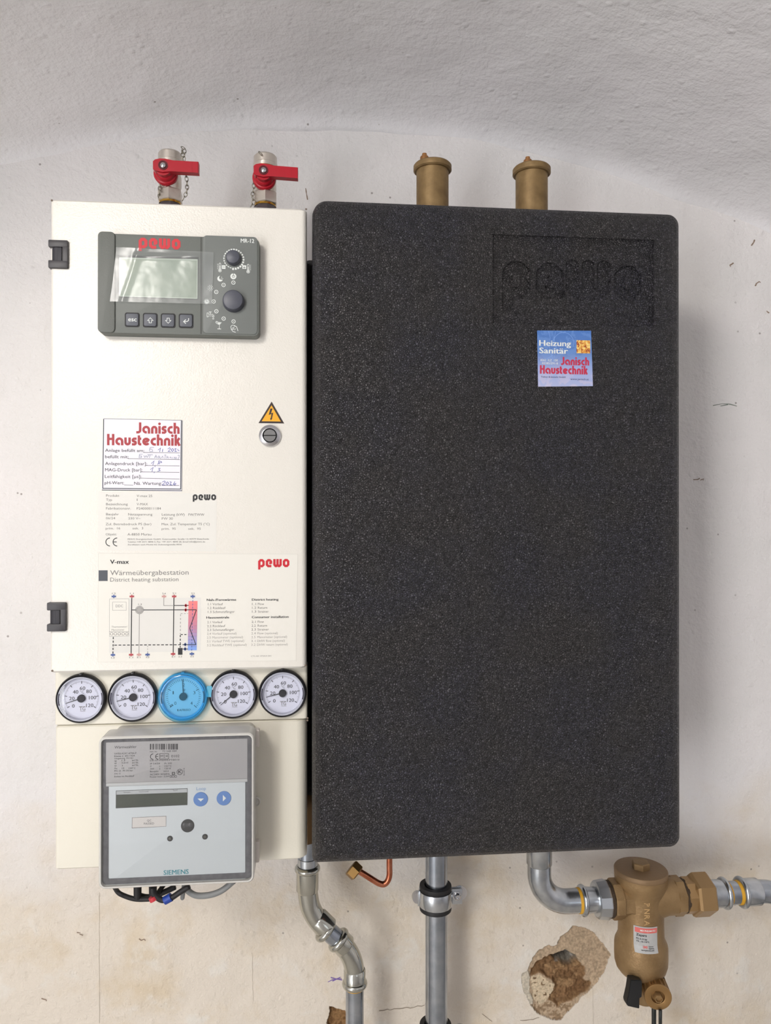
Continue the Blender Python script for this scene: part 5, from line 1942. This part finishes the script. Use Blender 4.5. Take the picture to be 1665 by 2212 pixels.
# ------------------------------------------------------------------ brass air vents
def air_vent(cx, ytop, ycap, nx, label):
    s = mpp(YV)
    c = on(cx, 400, YV)
    t = thing('air_vent', label, 'vent', (c.x, YV, BZ1), 'brass air vents')
    R1, R2 = 0.0226, 0.0191
    zt = on(cx, ytop, YV - R1).z
    zc = on(cx, ycap, YV - R1).z
    bm = B()
    zz = BZ1 - 0.004
    lathe(bm, (c.x, YV, zz), (0, 0, 1), [(0, 0.015), (0.0035, 0.0155), (0.0045, R2), (zc - zz + 0.002, R2)], 56)
    obj('float_housing', bm, BRASS, t, smooth=35)
    bm = B()
    lathe(bm, (c.x, YV, zc), (0, 0, 1), [(0, R2 + 0.0002), (0.0, R1 - 0.0015), (0.0014, R1), (zt - zc - 0.0022, R1), (zt - zc - 0.0006, R1 - 0.0014), (zt - zc, R1 - 0.004)], 56)
    obj('cap', bm, BRASS, t, smooth=35)
    q = on(nx, ytop, YV)
    bm = B()
    lathe(bm, (q.x, YV - 0.008, zt - 0.001), (0, 0, 1), [(0, 0.0052), (0.0050, 0.0052), (0.0062, 0.0048), (0.0066, 0.0030), (0.0098, 0.0028), (0.0100, 0)], 12, cap1=False)
    obj('vent_nozzle', bm, mat('nozzle_brass', (176, 128, 84), 0.4, 0.8), t, smooth=30)


air_vent(934.0, 336, 352, 914.5, 'brass automatic air vent nearer the cabinet, on top of the foam housing')
air_vent(1148.0, 343, 360, 1135.5, 'brass automatic air vent further right, on top of the foam housing')


# ------------------------------------------------------------------ pipework below
def bead(bm, c, ax, r, w=0.0040, proud=0.0034):
    """rolled bead of a press fitting"""
    pr = [(-w, r)]
    for k in range(9):
        a = PI * k / 8
        pr.append((-w * math.cos(a), r + proud * math.sin(a)))
    pr.append((w, r))
    lathe(bm, c, ax, pr, 40)


YQ = -0.075
lp = thing('steel_pipe', 'offset galvanised steel pipe with two press elbows below the left edge of the foam housing', 'pipe', tuple(on(766, 2212, YQ)))
s = mpp(YQ)
r22 = 0.0112
W_ = lambda x, y: on(x, y, YQ)
bm = B()
tube(bm, [W_(664.5, 1700), W_(664.5, 1885)], r22 + 0.0002, 32)
obj('pipe', bm, STEELD, lp, smooth=35)
bm = B()
tube(bm, [W_(664.5, 1690), W_(664.5, 1815)], r22 + 0.0020, 8)
obj('brass_union', bm, mat('dull_brown_brass', (92, 68, 38), 0.6, 0.5), lp, smooth=25, label='dull brass union in the gap beside the cabinet')
bm = B()
lathe(bm, W_(664.5, 1868), (0, 0, 1), [(0, r22 + 0.0012), (0.0088, r22 + 0.0012), (0.0094, r22)], 36)
obj('sleeve', bm, STEEL, lp, smooth=35)


def elbow(pts, r, Y=YQ):
    bm = B()
    P = smooth_path([on(x, y, Y) for x, y in pts], 8)
    tube(bm, P, r, 36)
    return bm, P


dg = (on(745, 2042, YQ) - on(694, 1992, YQ)).normalized()
dn = Vector((0, 0, -1))
bm, P = elbow([(664, 1880), (664, 1905), (665, 1930), (670, 1958), (681, 1980), (692, 1994), (702, 2005)], r22 + 0.0012)
e0, e1 = W_(664, 1879), W_(701.5, 2008)
lathe(bm, W_(664, 1878), dn, [(0, r22 + 0.0024), (0.025, r22 + 0.0024), (0.0275, r22 + 0.0010)], 36, cap1=False)
lathe(bm, W_(684, 1982), dg, [(0, r22 + 0.0010), (0.002, r22 + 0.0024), (0.020, r22 + 0.0024)], 36, cap0=False)
bead(bm, W_(664, 1876), dn, r22 + 0.0012)
bead(bm, W_(703, 2009), dg, r22 + 0.0012)
obj('elbow', bm, STEELP, lp, smooth=40)
bm = B()
tube(bm, [W_(692, 1996), W_(748, 2046)], r22, 36)
obj('pipe', bm, STEELD, lp, smooth=35)
bm, P = elbow([(728, 2030), (740, 2041), (752, 2056), (760, 2072), (764.5, 2090), (766, 2110), (766, 2124)], r22 + 0.0012)
lathe(bm, W_(730, 2028), dg, [(0, r22 + 0.0024), (0.0135, r22 + 0.0024), (0.0155, r22 + 0.0010)], 36, cap1=False)
lathe(bm, W_(766, 2092), dn, [(0, r22 + 0.0010), (0.002, r22 + 0.0024), (0.0200, r22 + 0.0024)], 36, cap0=False)
bead(bm, W_(731, 2030), dg, r22 + 0.0012)
bead(bm, W_(766, 2124), dn, r22 + 0.0012)
obj('elbow', bm, STEELP, lp, smooth=40)
bm = B()
lathe(bm, W_(733.5, 2035.0), -dg, [(0, r22 + 0.0013), (0.0065, r22 + 0.0013)], 32)
obj('seal_ring', bm, YELLOW, lp, smooth=40, label='yellow seal edge')
bm = B()
lathe(bm, W_(766, 2126), dn, [(0, r22 + 0.0006), (0.0045, r22 + 0.0006)], 32)
obj('seal_ring', bm, YELLOW, lp, smooth=40, label='yellow seal edge')
bm = B()
pq = W_(766, 2110)
tube(bm, [pq, Vector((pq.x, YQ, 0.0))], r22, 36)
obj('pipe', bm, STEELD, lp, smooth=35)

YK = -0.065
cp = thing('riser_pipe', 'straight galvanised pipe running down from the middle of the foam housing', 'pipe', tuple(on(942, 2400, YK)))
r28 = 0.0141
bm = B()
pq = on(942.5, 1800, YK)
tube(bm, [pq, Vector((pq.x, YK, 0.0))], r28, 48)
obj('pipe', bm, STEELD, cp, smooth=35)


def pipe_clamp(py, label):
    c = on(940.5, py, YK)
    t = thing('pipe_clamp', label, 'clamp', tuple(c), 'clamps on the straight pipe')
    bm = B()
    lathe(bm, c + Vector((0, 0, -0.0155)), (0, 0, 1), [(0, r28), (0, r28 + 0.0060), (0.003, r28 + 0.0064), (0.0055, r28 + 0.0055), (0.0255, r28 + 0.0055), (0.028, r28 + 0.0064), (0.031, r28 + 0.0060), (0.031, r28)], 48, cap0=False, cap1=False)
    obj('rubber_liner', bm, RUBBER, t, smooth=40)
    bm = B()
    lathe(bm, c + Vector((0, 0, -0.0095)), (0, 0, 1), [(0, r28 + 0.005), (0, r28 + 0.0070), (0.003, r28 + 0.0078), (0.016, r28 + 0.0078), (0.019, r28 + 0.0070), (0.019, r28 + 0.005)], 48, cap0=False, cap1=False)
    for sg in (1, -1):
        xa = c.x + sg * (r28 + 0.005)
        xb2 = c.x + sg * (r28 + (0.020 if sg > 0 else 0.009))
        box(bm, min(xa, xb2), max(xa, xb2), YK - 0.003, YK - 0.0005, c.z - 0.0095, c.z + 0.0095, 0.0006)
        if sg > 0:
            box(bm, min(xa, xb2), max(xa, xb2), YK + 0.002, YK + 0.0045, c.z - 0.0095, c.z + 0.0095, 0.0006)
    obj('steel_band', bm, STEEL, t, smooth=40)
    bm = B()
    bc = Vector((c.x + r28 + 0.0135, YK - 0.003, c.z + 0.001))
    lathe(bm, bc, (0, -1, 0), [(0, 0.0058), (0.001, 0.0058), (0.001, 0.0046), (0.0025, 0.0044), (0.0040, 0.0030), (0.0040, 0.0016), (0.0024, 0.0012)], 20)
    obj('clamp_bolt', bm, CHROME, t, smooth=35)
    bm = B()
    lathe(bm, bc + Vector((0.0045, 0.0085, 0)), (0, -1, 0), [(0, 0.0095), (0.0015, 0.0095)], 24)
    obj('washer', bm, CHROME, t, smooth=35)
    bm = B()
    lathe(bm, Vector((c.x - r28 - 0.0085, YK + 0.004, c.z)), (0, -1, 0), [(0, 0.0075), (0.006, 0.0070)], 24)
    obj('washer', bm, CHROME, t, smooth=35)
    bm = B()
    tube(bm, [Vector((c.x, -0.002, c.z)), Vector((c.x, YK + r28 + 0.006, c.z))], 0.004, 12)
    obj('wall_stud', bm, STEEL, t, smooth=40)


pipe_clamp(1937, 'rubber-lined pipe clamp just below the foam housing')
pipe_clamp(2238, 'rubber-lined pipe clamp cut off by the bottom of the photo')

YCU = -0.15
ct = thing('copper_tube', 'bent copper tube with brass nut hanging under the foam housing', 'tube', tuple(on(768, 1900, YCU)))
bm = B()
tube(bm, smooth_path([on(*q, YCU) for q in ((772, 1880), (787, 1889), (806, 1901), (818, 1908), (829, 1910), (837, 1903), (841, 1890), (841, 1872), (841, 1840))], 8), 0.0034, 20)
obj('tube', bm, COPPER, ct, smooth='all')
bm = B()
q = on(757, 1873, YCU)
lathe(bm, q, (0.72, -0.25, -0.62), [(0, 0.0085), (0.001, 0.0096), (0.0100, 0.0096), (0.0112, 0.0080), (0.0112, 0.0045)], 6, rot=0.3)
obj('brass_nut', bm, mat('dull_brass_nut', (140, 108, 62), 0.45, 0.8), ct, smooth=20)

# right-hand elbow
YR = -0.085
er = thing('elbow_pipe', 'galvanised steel elbow curving from the foam housing into the bronze filter', 'pipe', tuple(on(1200, 1950, YR)))
Rr_ = lambda x, y: on(x, y, YR)
bm = B()
ax_y = 1944.5
cz = on(1265, ax_y, YR).z
vx_ = on(1164.5, 1880, YR).x
rb_ = 0.036
pts = [Vector((vx_, YR, on(1164, 1790, YR).z)), Vector((vx_, YR, cz + rb_ + 0.004))]
for k in range(13):
    a = PI + PI / 2 * k / 12
    pts.append(Vector((vx_ + rb_ + rb_ * math.cos(a), YR, cz + rb_ + rb_ * math.sin(a))))
pts += [Vector((on(1256, ax_y, YR).x, YR, cz))]
tube(bm, pts, r28 + 0.0006, 40)
lathe(bm, (vx_, YR, cz + rb_ + 0.012), (0, 0, 1), [(0, r28 + 0.0006), (0.0016, r28 + 0.0018), (0.04, r28 + 0.0018)], 40, cap0=False)
obj('elbow', bm, STEEL, er, smooth=40)


def xl(px, Y=YR):
    return on(px, ax_y, Y).x


bm = B()
lathe(bm, (xl(1247), YR, cz), (1, 0, 0), [(0, r28 + 0.0010), (0.0045, r28 + 0.0016)], 40)
obj('seal_ring', bm, YELLOW, er, smooth=40, label='yellow seal ring')
bm = B()
x_ = xl(1258)
bead(bm, (x_, YR, cz), (1, 0, 0), r28 + 0.0016, 0.0035, 0.0032)
L1 = xl(1288) - x_
lathe(bm, (x_, YR, cz), (1, 0, 0), [(0, r28 + 0.0020), (L1 * 0.35, r28 + 0.0016), (L1 * 0.75, r28 + 0.0008), (L1, r28 + 0.0015)], 40)
obj('press_fitting', bm, STEEL, er, smooth=40)
bm = B()
x_ = xl(1285)
lathe(bm, (x_, YR, cz), (1, 0, 0), [(0, 0.0200), (0.0012, 0.0222), (0.0135, 0.0238), (0.0150, 0.0232)], 12)
obj('threaded_nut', bm, mat('nut_zinc', (186, 190, 194), 0.3, 1.0), er, smooth=20)

fl = thing('strainer_filter', 'cast bronze magnetic dirt filter on the pipe below the foam housing', 'filter', tuple(on(1385, 2110, YR)))
bm = B()
x_ = xl(1305)
lathe(bm, (x_, YR, cz), (1, 0, 0), [(0, 0.0208), (0.002, 0.0226), (0.0075, 0.0218)], 40)
obj('thread_seal', bm, HEMP, fl, smooth=40, label='dark hemp thread sealant')
bm = B()
x2_ = xl(1466)
lathe(bm, (x2_, YR, cz), (1, 0, 0), [(0, 0.0200), (0.003, 0.0214), (0.0070, 0.0206)], 40)
obj('thread_seal', bm, HEMP, fl, smooth=40, label='dark hemp thread sealant')
fx = on(1384, 1950, YR).x
zf = lambda py: on(1384, py, YR).z
bm = B()
zt = zf(1904)
prof = [(2112, 0.0150), (2104, 0.0200), (2097, 0.0265), (2088, 0.0305), (2076, 0.0326), (2060, 0.0330), (2040, 0.0329), (2033, 0.0322), (2025, 0.0300), (2018, 0.0284), (1990, 0.0280), (1940, 0.0280), (1925, 0.0284), (1914, 0.0300), (1905, 0.0322), (1896, 0.0328), (1886, 0.0329)]
z0_ = zf(2112)
body_r = lambda z: float(np.interp(-z, [-zf(py) for py, r in prof[::-1]], [r for py, r in prof[::-1]]))
lathe(bm, (fx, YR, z0_), (0, 0, 1), [(zf(py) - z0_, r) for py, r in prof], 64)
# side ports flaring out of the body
Lp = fx - xl(1318)
lathe(bm, (xl(1318), YR, cz), (1, 0, 0), [(0, 0.0235), (0.0015, 0.0245), (0.0110, 0.0245), (0.0120, 0.0225), (Lp * 0.5, 0.0228), (Lp * 0.75, 0.027), (Lp, 0.027)], 8, rot=PI / 8)
Rp = xl(1470) - fx
lathe(bm, (xl(1470), YR, cz), (-1, 0, 0), [(0, 0.0225), (0.0012, 0.0240), (0.0110, 0.0240), (0.0120, 0.0225)], 8, rot=PI / 8)
lathe(bm, (xl(1465), YR, cz), (-1, 0, 0), [(0, 0.0222), (Rp * 0.35, 0.0226), (Rp * 0.6, 0.026), (Rp, 0.026)], 40)
# neck down to the drain cock
zb = z0_
lathe(bm, (fx + 0.003, YR, zb + 0.006), (0.05, 0, -1), [(-0.006, 0.0215), (0.006, 0.0188), (0.014, 0.0172), (0.026, 0.0165), (0.034, 0.014), (0.036, 0.008)], 40)
obj('filter_body', bm, BRASSF, fl, smooth=38)
bm = B()
zcap = on(1384, 1875, YR).z - 0.0054
lathe(bm, (fx, YR, zcap), (0, 0, 1), [(-0.004, 0.0320), (0.0003, 0.0330), (0.0036, 0.0331), (0.0050, 0.0322), (0.0054, 0.0306), (0.0054, 0)], 64, cap1=False)
cpz = zcap + 0.0052
lid_o = obj('cap', bm, mat('bronze_cap', (138, 112, 82), 0.55, 0.35, bump=[('noise', 420, 0.0003)]), fl, smooth=35)
bm = B()
lathe(bm, (fx, YR, cpz), (0, 0, 1), [(0, 0.0112), (0.0072, 0.0112), (0.0084, 0.0102)], 6, rot=0.35)
obj('hex_plug', bm, BRASSF, lid_o, smooth=20)
# raised foundry lettering down the front
bm = B()
CHF = []
for ch, py in (('P', 1951), ('N', 1964), ('R', 1977), ('A', 1990)):
    co, fs = glyphs(ch, 0.02)
    q = on(1393, py + 4, YR - 0.0290)
    k = 12.0 * mpp(YR - 0.029) / 0.73
    vv = []
    for u, v in co:
        lx, lz = v * k, -u * k
        x = q.x + lx
        y = YR - math.sqrt(max(0.0280 ** 2 - (x - fx) ** 2, 1e-6)) - 0.0004
        vv.append(bm.verts.new((x, y, q.z + lz + 0.002)))
    for f_ in fs:
        try:
            bm.faces.new([vv[i] for i in f_])
        except ValueError:
            pass
obj('cast_letter', bm, mat('letter_bronze', (206, 170, 120), 0.45, 0.6), fl)
# curved rating label
bm = B()
la, lb = on(1375, 2007, YR - 0.0295), on(1422, 2059, YR - 0.0305)


def curved(P0, P1, fn, off, mi):
    n = 10
    rows = []
    for zz in [P0.z + (P1.z - P0.z) * j / 8 for j in range(9)]:
        rows.append([bm.verts.new((x, YR - math.sqrt((body_r(zz) + 0.0005) ** 2 - (x - fx) ** 2) - off, zz)) for x in (P0.x + (P1.x - P0.x) * k / n for k in range(n + 1))])
    for ra, rb_2 in zip(rows, rows[1:]):
        for k in range(n):
            bm.faces.new((rb_2[k], rb_2[k + 1], ra[k + 1], ra[k])).material_index = mi


Q0 = lambda px, py: on(px, py, YR - 0.0305)
curved(Q0(1375, 2007), Q0(1422, 2059), 0, 0.0000, 0)
curved(Q0(1377, 2009.5), Q0(1421, 2017.5), 0, 0.0002, 1)
for x0_, x1_, y0_, y1_, mi in ((1379, 1399, 2022, 2026, 2), (1379, 1401, 2031.5, 2034, 2), (1379, 1405, 2036.5, 2039, 2), (1391, 1400, 2046, 2051, 1), (1402, 1412, 2047, 2051, 2), (1387, 1414, 2053.5, 2056, 2)):
    pass
me_l = [mat('label_silver', (178, 178, 176), 0.4), mat('label_red', (214, 104, 98), 0.5), INKK, INKW]
for s_, x_0, y_0, h_, w_, mi in (('MIX PNEUMATEX', 1386, 2016, 4.0, 34, 3), ('Zeparo', 1379, 2027, 5.2, 21, 2), ('PS: 0-10 bar', 1379, 2034.5, 3.6, 22, 2), ('TS: -10-110°C', 1379, 2040, 3.6, 26, 2),
                                 ('IMI', 1391, 2051, 5.5, 9, 1), ('Hydronic', 1402, 2048, 2.6, 11, 2), ('Engineering', 1402, 2051.5, 2.6, 12, 2), ('imi-hydronic.com', 1387, 2056, 2.8, 28, 2)):
    co, fs = glyphs(s_, 0.02)
    k = mpp(YR - 0.0305)
    x0g, x1g = co[:, 0].min(), co[:, 0].max()
    sxg = w_ * k / (x1g - x0g)
    szg = h_ * k / 0.73
    q = Q0(x_0, y_0)
    vv = []
    for u, v in co:
        x = q.x + (u - x0g) * sxg
        vv.append(bm.verts.new((x, YR - math.sqrt(max((body_r(q.z + v * szg) + 0.0005) ** 2 - (x - fx) ** 2, 1e-6)) - 0.0004, q.z + v * szg)))
    for f_ in fs:
        try:
            bm.faces.new([vv[i] for i in f_]).material_index = mi
        except ValueError:
            pass
obj('rating_label', bm, me_l, fl, label='silver label with red band')
# drain cock: black lever and knurled hose cap on a retaining strap
bm = B()
YLv = YR - 0.034
pts = [(1362, 2117), (1385, 2117.5), (1387, 2125), (1386, 2155), (1381.5, 2156), (1381, 2179.5), (1355, 2173.5), (1353, 2166), (1359, 2140)]
loft(bm, [[on(x, y, YLv) + Vector((0, 0.011, 0)) for x, y in pts[::-1]], [on(x, y, YLv) for x, y in pts[::-1]]])
bmesh.ops.recalc_face_normals(bm, faces=bm.faces)
bmesh.ops.bevel(bm, geom=bm.edges[:], offset=0.0007, segments=2, affect='EDGES')
obj('drain_lever', bm, mat('lever_black', (22, 23, 24), 0.5), fl, smooth=30, label='black drain lever')
axc = Vector((-0.20, -0.97, -0.06)).normalized()
face = on(1421.5, 2155, YR - 0.040)
bm = B()
lathe(bm, face - axc * 0.036, axc, [(-0.006, 0.0125), (0, 0.0130), (0.014, 0.0140)], 36)
obj('drain_outlet', bm, BRASSF, fl, smooth=35)
bm = B()
lathe(bm, face - axc * 0.0290, axc, [(0, 0.0140), (0, 0.0160), (0.0045, 0.0160), (0.0045, 0.0140)], 40)
obj('cap_strap_ring', bm, RUBBER, fl, smooth=35)
bm = B()
_, uu, ww = frame_of(axc)
n = 60
rings = []
for h, r, kn in ((-0.0250, 0.0138, 0), (-0.0245, 0.0150, 1), (-0.0050, 0.0154, 1), (-0.0030, 0.0162, 0), (-0.0008, 0.0164, 0), (0.0, 0.0158, 0), (0.0, 0.0088, 0), (-0.0004, 0.0080, 0), (-0.004, 0.0078, 0)):
    rings.append([face + axc * h + (uu * math.cos(2 * PI * k / n) + ww * math.sin(2 * PI * k / n)) * (r + (0.0009 * (1 if k % 4 < 2 else -1) if kn else 0)) for k in range(n)])
loft(bm, rings)
hc_ = obj('hose_cap', bm, mat('hose_cap_brass', (156, 122, 78), 0.42, 0.7), fl, smooth=30, label='knurled brass hose cap')
bm = B()
lathe(bm, face - axc * 0.004, axc, [(0, 0.0056), (0.006, 0.0056), (0.0072, 0.0050), (0.0072, 0.0040), (0.0045, 0.0038)], 6)
obj('square_stem', bm, BRASSN, hc_, smooth=25)
bm = B()
for x in (1412, 1426):
    a_ = on(x, 2182 if x > 1420 else 2165, YR - 0.040 - (0.004 if x > 1420 else -0.012))
    b_ = on(x + (5 if x < 1420 else 3), 2420, YR - 0.030)
    m_ = (a_ + b_) / 2 + Vector((-0.0010, 0, 0))
    tube(bm, smooth_path([a_, m_, b_], 6), 0.0028 if x < 1420 else 0.0021, 10)
obj('strap', bm, mat('strap_black', (28, 32, 30), 0.5), hc_, smooth='all', label='black retaining strap')

# union and pipe to the right
rp = thing('outlet_pipe', 'brass union and steel pipe leaving the filter to the right', 'pipe', (xl(1500), YR, cz))
bm = B()
x_ = xl(1473)
lathe(bm, (x_, YR, cz), (1, 0, 0), [(0, 0.0205), (0.0012, 0.0222), (0.0120, 0.0222), (0.0130, 0.0205)], 8, rot=PI / 8 + 0.1)
lathe(bm, (xl(1490), YR, cz), (1, 0, 0), [(0, 0.0205), (0.006, 0.0205)], 40)
obj('inner_hex', bm, mat('inner_hex_brass', (164, 132, 90), 0.36, 0.6), rp, smooth=20)
bm = B()
x_ = xl(1489)
lathe(bm, (x_, YR, cz), (1, 0, 0), [(0, 0.0200), (0.0022, 0.0252), (0.0055, 0.0268), (0.0240, 0.0268), (0.0262, 0.0248), (0.0265, 0.018)], 6, rot=0.30)
obj('union_nut', bm, BRASSN, rp, smooth=20)
bm = B()
x_ = xl(1530)
L1 = xl(1565) - x_
lathe(bm, (x_, YR, cz), (1, 0, 0), [(0, 0.0172), (L1 * 0.8, 0.0166), (L1, 0.0160)], 40)
bead(bm, (xl(1564), YR, cz), (1, 0, 0), 0.0155, 0.0034, 0.0040)
obj('press_fitting', bm, STEEL, rp, smooth=40)
bm = B()
bead(bm, (xl(1601), YR, cz), (1, 0, 0), 0.0155, 0.0034, 0.0040)
lathe(bm, (xl(1601), YR, cz), (1, 0, 0), [(0, 0.0160), (0.0030, 0.0166), (0.0215, 0.0166), (0.0235, 0.0150)], 40)
obj('press_fitting', bm, STEEL, rp, smooth=40)
bm = B()
lathe(bm, (xl(1568), YR, cz), (1, 0, 0), [(0, 0.0152), (0.0034, 0.0146)], 40)
obj('seal_ring', bm, YELLOW, rp, smooth=40, label='yellow seal ring')
bm = B()
lathe(bm, (xl(1590), YR, cz), (1, 0, 0), [(0, 0.0144), (0.0045, 0.0150)], 40)
obj('seal_ring', bm, YELLOW, rp, smooth=40, label='yellow seal ring')
bm = B()
xe = xl(1645)
pts = [Vector((xl(1560), YR, cz)), Vector((xe, YR, cz))]
for k in range(1, 10):
    a = PI / 2 - PI / 2 * k / 9
    pts.append(Vector((xe + 0.045 * math.cos(a), YR, cz - 0.045 + 0.045 * math.sin(a))))
pts.append(Vector((xe + 0.045, YR, 0.0)))
tube(bm, pts, r28, 40)
obj('pipe', bm, STEELD, rp, smooth=35)

for o in SC.objects:
    if o.type == 'MESH' and o.parent is None and 'kind' not in o and 'category' not in o:
        print('UNTAGGED', o.name)
print('objects', len(SC.objects), 'faces', sum(len(o.data.polygons) for o in SC.objects if o.type == 'MESH'))
